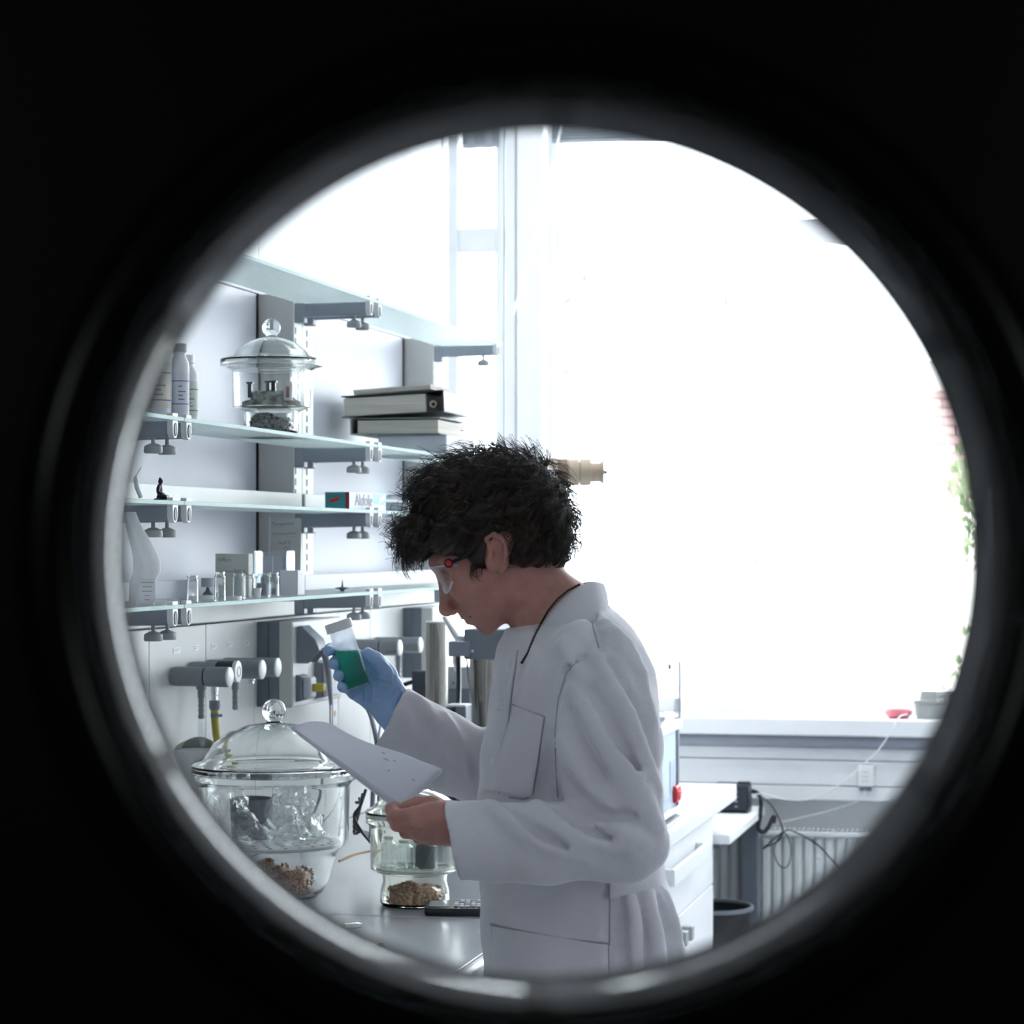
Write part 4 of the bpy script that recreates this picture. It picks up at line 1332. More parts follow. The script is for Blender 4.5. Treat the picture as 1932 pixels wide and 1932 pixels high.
# pipette leaning at the left end
u0 = upx(243, 0.22)
o = thing('dropper_tube', 'white dropper tube leaning at the near end of the third shelf', 'tube', W(u0, 0.24, LT[3]), 0)
p = MB(); p.tube([(0.004, 0, 0.004), (-0.003, 0, 0.022), (-0.006, 0, 0.038), (-0.006, 0, 0.044)], [0.0042, 0.005, 0.0048, 0.003], 14); p.build('tube', M_capw, o)
p = MB(); p.tube([(-0.006, 0, 0.044), (0.004, 0.002, 0.06)], 0.0012, 8); p.build('tip', M_capw, o)

# ------------------------------------------------------------------ lowest shelf items
z4 = LT[4]
# folded white paper bag
vb_ = 0.235
ub_ = upx(266, vb_)
Yb = W(ub_, vb_)[1]
sc = Yb / F
o = thing('paper_bag', 'white folded paper bag with a printed label at the near shelf end', 'bag', W(ub_, vb_, z4), 0.55)
yb0 = CY - (z4 - CAMZ) / sc
secs = []
for (cx, py, hw, hd) in ((267, None, 19, 0.026), (267, 1120, 18.5, 0.027), (268, 1098, 18, 0.027), (277, 1080, 20, 0.027), (277, 1060, 21, 0.024), (272, 1042, 20, 0.020), (263, 1020, 18, 0.015), (253, 1000, 15, 0.011), (246, 982, 13, 0.007), (243, 966, 11, 0.004)):
    zz = 0.0 if py is None else (yb0 - py) * sc
    secs.append(((cx - 266) * sc, 0, max(zz, 0), hw * sc, hd))
p = MB(); p.loft(secs, 40, 6)
p.v = [(x + 0.0012 * math.sin(55 * zz * 6 + 40 * y), y + 0.0015 * math.sin(260 * x + 90 * zz), zz) for x, y, zz in p.v]
p.build('bag', M_bagw, o)
p = MB(); p.box(-0.016, 0.016, -0.0296, -0.0288, 0.006, 0.05); lb = p.build('label', M_paper, o)
for k in range(5):
    p = MB(); w = (0.012, 0.009, 0.010, 0.005, 0.006)[k]; p.box(-w, w, -0.0301, -0.0296, 0.042 - 0.008 * k, 0.0435 - 0.008 * k); p.build('print_line', M_knob, lb)

def vial(label, px, v, r, h, m, stopper=None):
    u = upx(px, v)
    o = thing('glass_vial', label, 'vial', W(u, v, z4), 0, 'vials on the lowest shelf')
    prof = [(0, 0), (r, 0), (r, h * 0.84), (r * 0.80, h * 0.88), (r * 0.80, h * 0.93), (r * 0.95, h * 0.94), (r * 0.95, h), (r * 0.75, h), (r * 0.72, h * 0.88), (r * 0.9, h * 0.83), (r * 0.9, 0.002), (0, 0.002)]
    b = MB(); b.lathe(prof, 28); b.build('glass', m, o)
    if stopper:
        b = MB(); b.lathe([(0, h * 0.01 + 0.002), (r * 0.86, h * 0.01 + 0.002), (r * 0.86, stopper), (0, stopper)], 24); b.build('contents', M_slate, o)
    return o
vial('first empty glass vial next to the white paper bag', 363, 0.25, 0.0112, 0.052, M_glass)
vial('second glass vial standing before the cream card', 415, 0.262, 0.0108, 0.058, M_glass)
vial('third glass vial just right of the cream card front', 450, 0.20, 0.0120, 0.052, M_vial)
vial('fourth glass vial beside the small white cup', 470, 0.235, 0.0125, 0.050, M_glass)
vial('fifth glass vial with white powder before the clear box', 516, 0.235, 0.0118, 0.052, M_glass)
vial('glass beaker half full of dark liquid behind the vials', 496, 0.19, 0.0155, 0.050, M_vial, 0.028)
# cream card
u0 = upx(406, 0.13)
o = thing('index_card_box', 'cream card box with handwriting standing behind the vials', 'box', W(u0, 0.13, z4), RZ)
p = MB(); p.box(0.0, 0.075, 0.0, 0.03, 0, 0.093); p.build('carton', M_card, o, 0.001)
text('handwriting', 'sofort', 0.012, M_grey, o, face_cam(0.006, -0.0004, 0.078, -0.1))
text('handwriting', '0.02 %', 0.010, M_grey, o, face_cam(0.042, -0.0004, 0.052))
p = MB(); p.box(0.004, 0.04, -0.0006, 0, 0.054, 0.0552); p.build('ruled_line', M_grey, o)
# clear plastic box with a white card
u0 = upx(480, 0.12)
o = thing('clear_box', 'clear plastic box holding a white card by the note sheet', 'box', W(u0, 0.12, z4), RZ)
p = MB(); p.box(0, 0.078, 0, 0.05, 0, 0.004); p.box(0, 0.003, 0, 0.05, 0.004, 0.095); p.box(0.075, 0.078, 0, 0.05, 0.004, 0.095); p.box(0, 0.078, 0.05, 0.053, 0, 0.095); p.box(0, 0.078, -0.003, 0, 0, 0.095); p.box(0, .078, 0, 0.05, 0.095, 0.098); p.build('case', M_clearp, o)
p = MB(); p.box(0.015, 0.038, 0.015, 0.018, 0.045, 0.085); p.build('white_card', M_paper, o)
p = MB(); p.box(0.01, 0.07, 0.01, 0.04, 0.005, 0.04); p.build('dark_block', M_slate, o, 0.003)
# white small box, cup, dishes, cone stand, spinner
u0 = upx(528, 0.20)
o = thing('white_carton', 'small bright white carton in front of the clear box', 'box', W(u0, 0.20, z4), RZ)
p = MB(); p.box(0, 0.042, 0, 0.05, 0, 0.055); p.build('carton', M_paper, o, 0.001)
u0 = upx(485, 0.258)
o = thing('white_cup', 'tiny white plastic cup on the lowest shelf', 'cup', W(u0, 0.258, z4), 0)
p = MB(); p.lathe([(0, 0), (0.006, 0), (0.0095, 0.022), (0.0085, 0.022), (0.005, 0.001), (0, 0.001)], 20); p.build('cup', M_capw, o)
for k, (px, v, lab) in enumerate(((385, 0.17, 'flat plastic dish lid left of the second vial'), (437, 0.255, 'flat plastic dish lid right of the second vial'))):
    o = thing('dish_lid', lab, 'dish', W(upx(px, v), v, z4), 0)
    p = MB(); p.lathe([(0, 0), (0.020, 0), (0.021, 0.008), (0.0195, 0.008), (0.0185, 0.0015), (0, 0.0015)], 32); p.build('dish', M_capw, o)
o = thing('cone_stand', 'little dark cone stand behind the first vials', 'stand', W(upx(392, 0.14), 0.14, z4), 0)
p = MB(); p.lathe([(0, 0), (0.014, 0), (0.014, 0.004), (0.004, 0.016), (0.003, 0.022), (0, 0.022)], 24); p.build('cone', M_slate, o)
p = MB(); p.lathe([(0, 0.022), (0.014, 0.023), (0.014, 0.042), (0, 0.042)], 24); p.build('cup_top', M_panel, o)
o = thing('spinning_top', 'small dark disc with a pointed stem on the lowest shelf', 'spinner', W(upx(646, 0.20), 0.20, z4), 0)
p = MB(); p.lathe([(0, 0.0), (0.004, 0.0), (0.006, 0.004), (0.017, 0.006), (0.017, 0.0085), (0.003, 0.010), (0.002, 0.016), (0.0006, 0.027), (0, 0.028)], 28); p.build('disc', M_slate, o)
# note sheet on the middle post
u0 = -0.004
o = thing('note_sheet', 'handwritten temperature list in a clear sleeve on the middle post', 'note', W(-0.004, 0.03, 1.507), RZ)
p = MB(); p.box(0.0, 0.078, -0.0012, 0.0, 0, 0.155, Matrix.Rotation(0.02, 4, 'Y')); sl = p.build('sheet', mat('grey white sheet', (0.60, 0.60, 0.58), 0.7), o)
p = MB(); p.box(-0.003, 0.0, -0.0016, -0.0002, 0, 0.157, Matrix.Rotation(0.02, 4, 'Y')); p.build('sleeve_edge', M_capw, o)
p = MB(); p.box(0.004, 0.068, -0.0016, -0.0012, 0.132, 0.1326); p.box(0.004, 0.068, -0.0016, -0.0012, 0.108, 0.1086); p.build('ruled_line', M_knob, o)
for (s, x, zz, sz) in (('Temperatur', 0.006, 0.135, 0.012), ('Trockenschrank', 0.006, 0.112, 0.0095), ('16.6°C', 0.022, 0.090, 0.012), ('7°C', 0.034, 0.076, 0.012), ('°C', 0.040, 0.062, 0.012), ('5°C', 0.034, 0.049, 0.012), ('5°C', 0.034, 0.036, 0.012)):
    text('handwriting', s, sz, M_grey, o, face_cam(x, -0.0014, zz, 0.04))

# ------------------------------------------------------------------ cup sink under the first tap
u, v = upx(372, 0.06), 0.06
zc = CAMZ - (1432 - CY) / F * W(u, v)[1]
o = thing('drip_bowl', 'white plastic drip bowl with curved lip on the wall behind the large desiccator', 'sink', W(u, v, BZ), RZ)
H = zc - BZ + 0.02
p = MB(); p.lathe([(0, 0), (0.04, 0), (0.04, 0.01), (0.024, 0.02), (0.022, H * 0.5), (0.04, H * 0.8), (0.052, H), (0.048, H), (0.036, H * .82), (0.015, H * .55), (0, H * 0.55)], 40); p.build('bowl', M_capw, o)
vs, fs = [], []
n = 20
for i in range(n + 1):
    a = PI * 0.08 + (PI * 1.0) * i / n
    for (rr_, zz) in ((0.051, H - 0.004), (0.048, H + 0.018 * math.sin(PI * i / n)), (0.035, H + 0.024 * math.sin(PI * i / n))):
        vs.append((rr_ * math.cos(a), rr_ * math.sin(a), zz))
for i in range(n):
    for j in range(2):
        fs.append((i * 3 + j, i * 3 + j + 1, i * 3 + j + 4, i * 3 + j + 3))
p = MB(); p.add(vs, fs)
sg = p.build('splash_guard', mat('warm grey plastic', (0.42, 0.41, 0.39), 0.5), o)
sm = sg.modifiers.new('solid', 'SOLIDIFY'); sm.thickness = 0.002

# ------------------------------------------------------------------ steel columns and instrument head on the bench behind the person
def bench_at(px, Y):
    X = (px - CX) / F * Y
    return Vector((X, Y, BZ))
Ys = 6.45
o = thing('steel_cylinder', 'tall polished steel cylinder standing on the bench left of the face', 'cylinder', bench_at(824, Ys), RZ)
rc = 21.0 / F * Ys
hc = CAMZ - (1172 - CY) / F * Ys - BZ
p = MB(); p.lathe([(0, 0), (rc * 1.6, 0), (rc * 1.6, 0.012), (rc, 0.014), (rc, hc - 0.003), (0, hc - 0.003)], 48); p.build('tube', M_steel, o)
p = MB(); p.lathe([(0, hc - 0.003), (rc * 1.0, hc - 0.003), (rc * 0.99, hc), (0, hc)], 48); p.build('top_cap', M_capw, o)
Ys2 = 6.15
o = thing('stirrer_stand', 'grey motor head on a thick steel column behind the coat front', 'lab stand', bench_at(915, Ys2), RZ)
rc = 29.0 / F * Ys2
hc = CAMZ - (1243 - CY) / F * Ys2 - BZ
k_ = Ys2 / F
p = MB(); p.lathe([(0, 0.02), (rc, 0.02), (rc, hc), (0, hc)], 48); p.build('column', M_steel, o)
p = MB(); p.box(-0.09, 0.09, -0.07, 0.09, 0.0, 0.02); p.build('base', M_grey, o, 0.004)
p = MB(); p.box(-33 * k_, 62 * k_, -0.045, 0.06, hc, hc + 57 * k_); hd = p.build('motor_head', M_grey, o, 0.004)
p = MB(); p.box(-60 * k_, -20 * k_, -0.06, -0.02, hc + 6 * k_, hc + 34 * k_); p.build('side_block', mat('lilac grey plastic', (0.26, 0.27, 0.33), 0.45), hd, 0.003)
p = MB(); p.lathe([(0, 0), (0.004, 0), (0.004, 0.003), (0, 0.003)], 16, Matrix.Translation((-15 * k_, -0.046, hc + 16 * k_)) @ Matrix.Rotation(PI / 2, 4, 'X')); p.build('screw', M_chrome, hd)
p = MB(); p.lathe([(0, hc + 6 * k_), (0.007, hc + 6 * k_), (0.007, hc - 0.01), (0.004, hc - 0.014), (0.003, hc - 0.03), (0, hc - 0.03)], 16, Matrix.Translation((-50 * k_, -0.04, 0))); p.build('chuck', M_chrome, o)
p = MB(); p.tube([(-42 * k_, -0.05, hc + 6 * k_), (-41 * k_, -0.055, hc - 0.05), (-42 * k_, -0.058, hc - 0.11), (-47 * k_, -0.06, hc - 0.17), (-50 * k_, -0.06, hc - 0.25), (-52 * k_, -0.075, 0.03)], 0.0055, 12); p.build('power_lead', M_blackp, o)
p = MB(); p.tube([(-26 * k_, -0.05, hc), (-22 * k_, -0.052, hc - 0.05), (-10 * k_, -0.052, hc - 0.12), (-4 * k_, -0.052, hc - 0.2), (0, -0.06, 0.03)], 0.0022, 8); p.build('sensor_lead', M_slate, o)
# controller boxes behind
Y3 = 6.75
o = thing('control_box', 'pale grey control box with one knob behind the steel cylinder', 'control box', bench_at(860, Y3), RZ)
k_ = Y3 / F
h1 = CAMZ - (1258 - CY) * k_ - BZ
h2 = CAMZ - (1300 - CY) * k_ - BZ
p = MB(); p.box(-0.03, 0.09, 0, 0.12, h2, h1); p.build('upper_case', mat('silver grey plastic', (0.46, 0.47, 0.51), 0.4), o, 0.003)
p = MB(); p.box(-0.03, 0.09, 0, 0.12, 0.0, h2 - 0.001); p.build('lower_case', M_grey, o, 0.003)
p = MB(); p.lathe([(0, 0), (0.004, 0), (0.004, 0.004), (0, 0.004)], 16, Matrix.Translation((-0.006, 0, h1 - 0.045)) @ Matrix.Rotation(PI / 2, 4, 'X')); p.build('knob', M_grey, o)
Y4 = 6.0
o = thing('clamp_block', 'dark grey clamp block with white top beside the steel cylinder foot', 'clamp', bench_at(862, Y4), RZ)
k_ = Y4 / F
h1 = CAMZ - (1332 - CY) * k_ - BZ
p = MB(); p.box(-0.02, -0.006, -0.03, 0.03, 0, h1); p.build('jaw', M_grey, o, 0.003)
p = MB(); p.box(0.004, 0.03, -0.03, 0.03, 0, h1); p.build('jaw', M_grey, o, 0.003)
p = MB(); p.box(-0.02, 0.03, -0.03, 0.03, h1, h1 + 0.005); p.build('top_plate', M_capw, o, 0.001)
Y5 = 6.7
o = thing('black_adapter', 'dark adapter box between the gloved wrist and steel cylinder', 'adapter', bench_at(790, Y5), RZ)
h1 = CAMZ - (1266 - CY) * Y5 / F - BZ
p = MB(); p.box(-0.02, 0.03, 0, 0.05, 0, h1); p.build('case', mat('dark slate plastic', (0.05, 0.06, 0.08), 0.4), o, 0.003)
p = MB(); p.tube([(-0.02, 0.02, h1 - 0.03), (-0.05, 0.02, h1 - 0.04), (-0.09, 0.03, h1 - 0.05)], 0.006, 10); p.build('lead', M_blackp, o)
# white plastic wrapped bits near the face
o = thing('lab_funnel', 'white plastic funnel and arm behind the nose above the motor head', 'funnel', bench_at(862, 6.3), RZ)
k_ = 6.3 / F
zf = CAMZ - (1200 - CY) * k_ - BZ
p = MB(); p.tube([(0.0, 0.02, 0.0), (0.0, 0.02, zf - 0.02)], 0.006, 10); p.build('rod', M_capw, o)
p = MB(); p.tube([(-0.035, 0, zf + 0.05), (0.0, 0.02, zf - 0.01), (0.03, 0, zf - 0.015)], [0.006, 0.010, 0.008], 12); p.build('arm', M_capw, o)
p = MB(); p.lathe([(0.004, zf - 0.025), (0.018, zf), (0.019, zf), (0.005, zf - 0.026)], 24, Matrix.Translation((0.02, 0, 0)), True); p.build('funnel', M_panel, o)
# dark cables tangled between the two desiccators
for k in range(4):
    yk = 5.45 + 0.06 * k
    px_tube([(690 - 6 * k, 1490 + 8 * k, yk), (680, 1520, yk - .02), (668, 1540 + 10 * k, yk), (682, 1568, yk - .03), (700, 1590 - 6 * k, yk)], 0.0035, 'bench_cable', M_blackp,
            ('uppermost', 'second', 'third', 'lowest')[k] + ' black cable of the tangle between the two desiccators', 'cable')
px_tube([(640, 1625, 5.55), (670, 1612, 5.6), (700, 1605, 5.65)], 0.003, 'amber_tube', mat('amber tubing', (0.42, 0.28, 0.12), 0.4), 'amber tubing lying on the bench between the desiccators', 'tube')
px_tube([(690, 1330, 5.6), (700, 1352, 5.55), (707, 1380, 5.5), (711, 1405, 5.5), (712, 1440, 5.5), (705, 1480, 5.5), (700, 1580, 5.45)], 0.0055, 'grey_hose', M_grey, 'grey hose hanging below the gloved hand toward the paper', 'hose')
px_tube([(725, 1345, 5.6), (718, 1370, 5.55), (714, 1400, 5.5), (716, 1440, 5.5), (712, 1575, 5.5)], 0.003, 'slim_hose', M_slate, 'slim dark hose next to the grey hose', 'hose')

# calculator
u, v = uv(805, 1722, BZ)
ck = W(u, v)[1] / F
o = thing('calculator', 'black pocket calculator with small keys on the bench by the coat', 'calculator', bench_at(865, 4.92) + Vector((0, 0, 0)), -0.03)
p = MB(); p.loft([(0, 0, 0.0, 0.066, 0.034), (0, 0, 0.004, 0.068, 0.036), (0, 0, 0.012, 0.068, 0.036), (0, 0, 0.015, 0.066, 0.034)], 40, 8); p.v = [(x, y, zz + 0.18 * 0 + (0.008 * (y + 0.036) / 0.072 if zz > 0.001 else 0)) for x, y, zz in p.v]
p.build('case', M_blackp, o)
Mt = Matrix.Translation((0, 0, 0.0195)) @ Matrix.Rotation(0.111, 4, 'X')
p = MB(); p.box(-0.058, -0.018, -0.02, 0.026, -0.0005, 0.0006, Mt); p.build('display', mat('grey display', (0.30, 0.33, 0.33), 0.12), o)
for i in range(6):
    for j in range(4):
        x, y = -0.008 + i * 0.0115, -0.024 + j * 0.0145
        p = MB(); p.box(x, x + 0.008, y, y + 0.0085, 0.0, 0.0022, Mt); p.build('key', M_panel if (i + j) % 3 else M_grey, o)
# glass bits on the bench
u, v = uv(665, 1752, BZ)
o = thing('fallen_vial', 'small clear vial lying on the near worktop', 'vial', W(u, v, BZ), 0.35)
p = MB(); p.lathe([(0, -0.018), (0.006, -0.018), (0.006, 0.012), (0.0045, 0.014), (0.0045, 0.018), (0.0035, 0.018), (0.0035, 0.013), (0.005, 0.011), (0.005, -0.017), (0, -0.017)], 20, Matrix.Translation((0, 0, 0.006)) @ RX); p.build('glass', M_glass, o)
u, v = uv(719, 1786, BZ)
o = thing('glass_stopper', 'little glass stopper glinting on the near worktop', 'stopper', W(u, v, BZ), 0)
p = MB(); p.lathe([(0, 0), (0.009, 0), (0.0085, 0.003), (0.004, 0.006), (0.003, 0.012), (0, 0.013)], 18); p.build('glass', M_glass, o)

# ------------------------------------------------------------------ turned wooden piece behind the head
Yw = 7.2
kw = Yw / F
zw = CAMZ - (891 - CY) * kw
o = thing('wooden_tube', 'banded beige turned wooden tube behind the head, on a thin stand', 'tube', Vector(((1045 - CX) * kw, Yw, BZ)), 0)
hz = zw - BZ
def wx(px):
    return (px - 1045) * kw
T = Matrix.Translation((0, 0, hz)) @ RX
r1 = 26 * kw
for (a, b, r, m) in ((965, 990, 25, M_wood), (990, 1010, 25, M_wood), (1010, 1028, 24, M_slate), (1028, 1049, 26, M_wood), (1051, 1072, 25.5, M_wood2), (1073, 1093, 25.5, M_wood), (1094, 1115, 25.5, M_wood)):
    p = MB(); p.lathe([(0, wx(a)), (r * kw, wx(a)), (r * kw, wx(b)), (0, wx(b))], 40, T); p.build('wood_band', m, o, 0.001)
p = MB(); p.lathe([(0, wx(1049)), (26.5 * kw, wx(1049)), (26.5 * kw, wx(1051)), (0, wx(1051))], 40, T); p.build('seam_ring', M_card, o)
p = MB(); p.lathe([(0, wx(1115)), (18.5 * kw, wx(1115)), (18.5 * kw, wx(1132)), (23 * kw, wx(1137)), (24 * kw, wx(1139)), (0, wx(1139))], 40, T); p.build('end_cap', M_wood, o)
p = MB(); p.lathe([(0, wx(1139)), (4 * kw, wx(1139)), (4 * kw, wx(1146)), (0, wx(1146))], 16, T); p.build('end_peg', M_grey, o)
p = MB(); p.prism([(wx(1036), -25 * kw), (wx(1062), -25 * kw), (wx(1057), -55 * kw), (wx(1050), -75 * kw), (wx(1036), -75 * kw)], -0.012, 0.012, Matrix.Translation((0, 0, hz))); p.build('bracket', M_wood, o, 0.002)
p = MB(); p.tube([(wx(1038), 0, 0.012), (wx(1038), 0, hz - 60 * kw)], 0.007, 12); p.build('stand_rod', M_chrome, o)
p = MB(); p.box(-0.07, 0.05, -0.06, 0.06, 0, 0.012); p.build('stand_foot', M_grey, o, 0.002)

# ------------------------------------------------------------------ outside
mb = MB(); mb.box(-14, 16, 9.2, 42, -0.35, -0.25)
struct('ground', mb, mat('pale paving', (0.55, 0.55, 0.52), 0.9, var=0.1, scale=2))
wl = thing('garden_house', 'pinkish brick house wall far outside at the right window edge', 'house', (0, 0, 0), 0)
Yh = 20.0
x0 = (1752 - CX) / F * Yh
wl.location = (x0, Yh, -0.25)
m_brick = mat('pale red brick', (0.26, 0.17, 0.165), 0.9, var=0.25, scale=6)
p = MB(); p.box(0.03, 3.0, 0.05, 0.3, 0, 3.35); p.build('wall', mat('mortar', (0.6, 0.57, 0.54), 0.9), wl)
bm_, bh, bl = None, 0.075, 0.24
bmesh_first = None
ztop = CAMZ - (715 - CY) / F * Yh + 0.25
zbotb = CAMZ - (940 - CY) / F * Yh + 0.25
row = 0
zz = zbotb
while zz < ztop - bh:
    xx = (0.0 if row % 2 else -0.12)
    while xx < 0.9:
        a = max(xx, 0.0)
        if bmesh_first is None:
            q = MB(); q.box(0, bl - 0.015, 0, 0.06, 0, bh - 0.014)
            bmesh_first = q.build('brick', m_brick, wl)
            bmesh_first.location = (a, 0, zz)
        else:
            c = bmesh_first.copy(); COL.objects.link(c); c.parent = wl
            c.location = (a, 0.0 + random.uniform(-.004, .004), zz)
            if xx < 0:
                c.scale = (0.5, 1, 1)
        xx += bl
    row += 1
    zz += bh

def leafy(name, label, centers, n, size, col, kind_cat='tree', trunk=None):
    o = thing(name, label, kind_cat, (centers[0][0], centers[0][1], -0.25), 0)
    b = MB()
    for (cx, cy, cz, rx, rz) in centers:
        for i in range(n):
            a, c = random.uniform(0, 2 * PI), random.uniform(-1, 1)
            q = random.random() ** 0.5
            s = math.sqrt(1 - c * c)
            M = Matrix.Translation((cx - centers[0][0] + rx * q * s * math.cos(a), cy - centers[0][1] + rx * q * s * math.sin(a), cz + 0.25 + rz * q * c)) @ Matrix.Rotation(random.uniform(0, 6), 4, Vector((random.random() - .5, random.random() - .5, random.random() - .5 + .01)))
            L = size * random.uniform(.6, 1.3)
            b.add([(0, 0, 0), (L * 0.35, 0, L * 0.3), (0, 0.01, L), (-L * 0.35, 0, L * 0.3)], [(0, 1, 2, 3)], M)
    f = b.build('foliage', col, o, 0, False)
    f['kind'] = 'stuff'
    if trunk:
        t = MB()
        for pth, r in trunk:
            t.tube([(x - centers[0][0], y - centers[0][1], zq + 0.25) for x, y, zq in pth], r, 8)
        t.build('trunk', mat('pale bark', (0.45, 0.42, 0.38), 0.9), o)
    return o
m_leaf = mat('spring leaves', (0.15, 0.19, 0.10), 0.6, var=0.3, scale=3)
m_leafp = mat('sunlit pale leaves', (0.15, 0.19, 0.12), 0.6, var=0.2, scale=3)
def at(px, py, Y):
    q = P(px, py, Y)
    return float(q[0]), float(q[1]), float(q[2])
Yt = 14.0
x1, _, zt1 = at(1820, 920, 17)
leafy('garden_shrub', 'green shrub outside at the right edge of the window', [(x1 + 0.05, 17, zt1, 0.16, 0.35), (x1 + 0.15, 17, zt1 - 0.35, 0.2, 0.35), (x1 + 0.1, 17, 0.5, 0.3, 0.7)], 160, 0.09, m_leaf, 'shrub')
cs = []
for (px, py, r) in ((1066, 565, .05), (1072, 690, .05), (1060, 740, .04), (1270, 545, .10), (1380, 580, .06), (1100, 520, .05)):
    x, y, zq = at(px, py, Yt)
    cs.append((x, y, zq, r, r * 1.2))
xa, ya, za = at(1220, 640, Yt)
leafy('garden_tree', 'pale leafy tree outside the window behind the person', cs, 26, 0.05, m_leafp, 'tree',
      [([(xa - .6, Yt + .3, -0.25), (xa - .55, Yt + .3, 1.2), (xa - .45, Yt + .2, 2.9), (xa - .3, Yt + .2, 3.6)], [0.09, 0.07, 0.05, 0.02])])
x, y, zq = at(1330, 1090, 12.0)
leafy('hedge_twig', 'leafy green twig outside the window right of the coat collar', [(x - .08, 12, zq, 0.10, 0.012), (x + .12, 12, zq + 0.025, .12, .012), (x + .3, 12, zq + 0.07, .10, .01)], 26, 0.03, m_leafp, 'twig',
      [([(x - .2, 12, zq - 0.01), (x, 12, zq), (x + .5, 12, zq + 0.1)], 0.004), ([(x + 0.5, 12, zq + 0.1), (x + .55, 12.05, 0.4), (x + 0.56, 12.05, -0.25)], 0.01)])

# ================================================================== the person
YP = 3.70
PB = np.array([0.10, YP, 0.0])
person_base = Vector(PB)
ANG = math.atan2(-0.53, -0.85)

def H(px, py, lat=0.0):
    """point of the head: profile pixel, lat metres to the far side"""
    q = P(px, py, YP)
    q[1] += lat
    return q

def head_sdf(x, y, z):
    yy = np.abs(y - YP)                      # the head is symmetric
    y_ = YP + yy
    d = ell(x, y_, z, H(937, 985), (0.098, 0.076, 0.086), ANG)
    d = smin(d, sph(x, y_, z, H(998, 1022), 0.058), 0.05)
    d = smin(d, ell(x, y_, z, H(902, 1080), (0.052, 0.060, 0.080), ANG), 0.035)
    d = smin(d, cone(x, y_, z, H(964, 1118, 0.046), H(924, 1173, 0.010), 0.019, 0.013), 0.025)
    d = smin(d, sph(x, y_, z, H(918, 1184), 0.0115), 0.012)
    d = smin(d, ell(x, y_, z, H(899, 1150), (0.020, 0.028, 0.024), ANG), 0.016)
    # brow, cheekbone
    d = smin(d, cone(x, y_, z, H(826, 1062, 0.008), H(838, 1060, 0.045), 0.012, 0.009), 0.02)
    d = smin(d, sph(x, y_, z, H(882, 1104, 0.044), 0.020), 0.03)
    # eye socket and lids
    d = smax(d, -ell(x, y_, z, H(836, 1092, 0.034), (0.013, 0.017, 0.013), ANG), 0.014)
    d = smin(d, sph(x, y_, z, H(853, 1088, 0.031), 0.0125), 0.004)
    d = smax(d, -cone(x, y_, z, H(841, 1094, 0.020), H(846, 1090, 0.043), 0.0012, 0.0012), 0.002)
    # nose
    d = smin(d, cone(x, y_, z, H(838, 1090), H(842, 1147), 0.0085, 0.0105), 0.014)
    d = smin(d, ell(x, y_, z, H(842.5, 1150), (0.0105, 0.010, 0.010)), 0.006)
    d = smin(d, ell(x, y_, z, H(853, 1152, 0.0115), (0.009, 0.0065, 0.0075), 0.3), 0.006)
    d = smax(d, -ell(x, y_, z, H(853, 1158.5, 0.0075), (0.0065, 0.0035, 0.0035), 0.35), 0.003)
    # lips
    d = smin(d, cone(x, y_, z, H(876, 1164), H(890, 1157, 0.020), 0.0055, 0.003), 0.006)
    d = smin(d, cone(x, y_, z, H(885, 1172), H(896, 1162, 0.018), 0.0056, 0.003), 0.006)
    d = smax(d, -cone(x, y_, z, H(874, 1171), H(890, 1160, 0.024), 0.0012, 0.0014), 0.003)
    d = smin(d, cone(x, y_, z, H(868, 1143), H(884, 1156, 0.006), 0.0105, 0.010), 0.006)
    # nasolabial line
    d = smax(d, -cone(x, y_, z, H(862, 1146, 0.020), H(884, 1152, 0.032), 0.0016, 0.0014), 0.005)
    # ear
    e = ell(x, y_, z, H(938, 1043, 0.074), (0.017, 0.008, 0.029), -0.32)
    rim = chain(x, y_, z, [H(925, 1040, 0.076), H(918, 1015, 0.082), H(930, 1006, 0.085), H(946, 1018, 0.087), H(956, 1042, 0.086), H(954, 1062, 0.081), H(946, 1074, 0.076)], [0.004, 0.0042, 0.0045, 0.0045, 0.0045, 0.0045, 0.006])
    e = smin(e, rim, 0.004)
    e = smax(e, -ell(x, y_, z, H(936, 1040, 0.090), (0.0105, 0.0125, 0.018), -0.3), 0.003)
    e = smin(e, ell(x, y_, z, H(927, 1046, 0.079), (0.004, 0.005, 0.007), -0.3), 0.003)
    d = smin(d, e, 0.006)
    # neck
    n = chain(x, y_, z, [H(968, 1078), H(1010, 1118), H(1050, 1168), H(1080, 1240)], [0.050, 0.051, 0.056, 0.075], 0.02)
    n = smin(n, cone(x, y_, z, H(992, 1150), H(1022, 1198), 0.021, 0.022), 0.02)
    d = smin(d, n, 0.014)
    return d

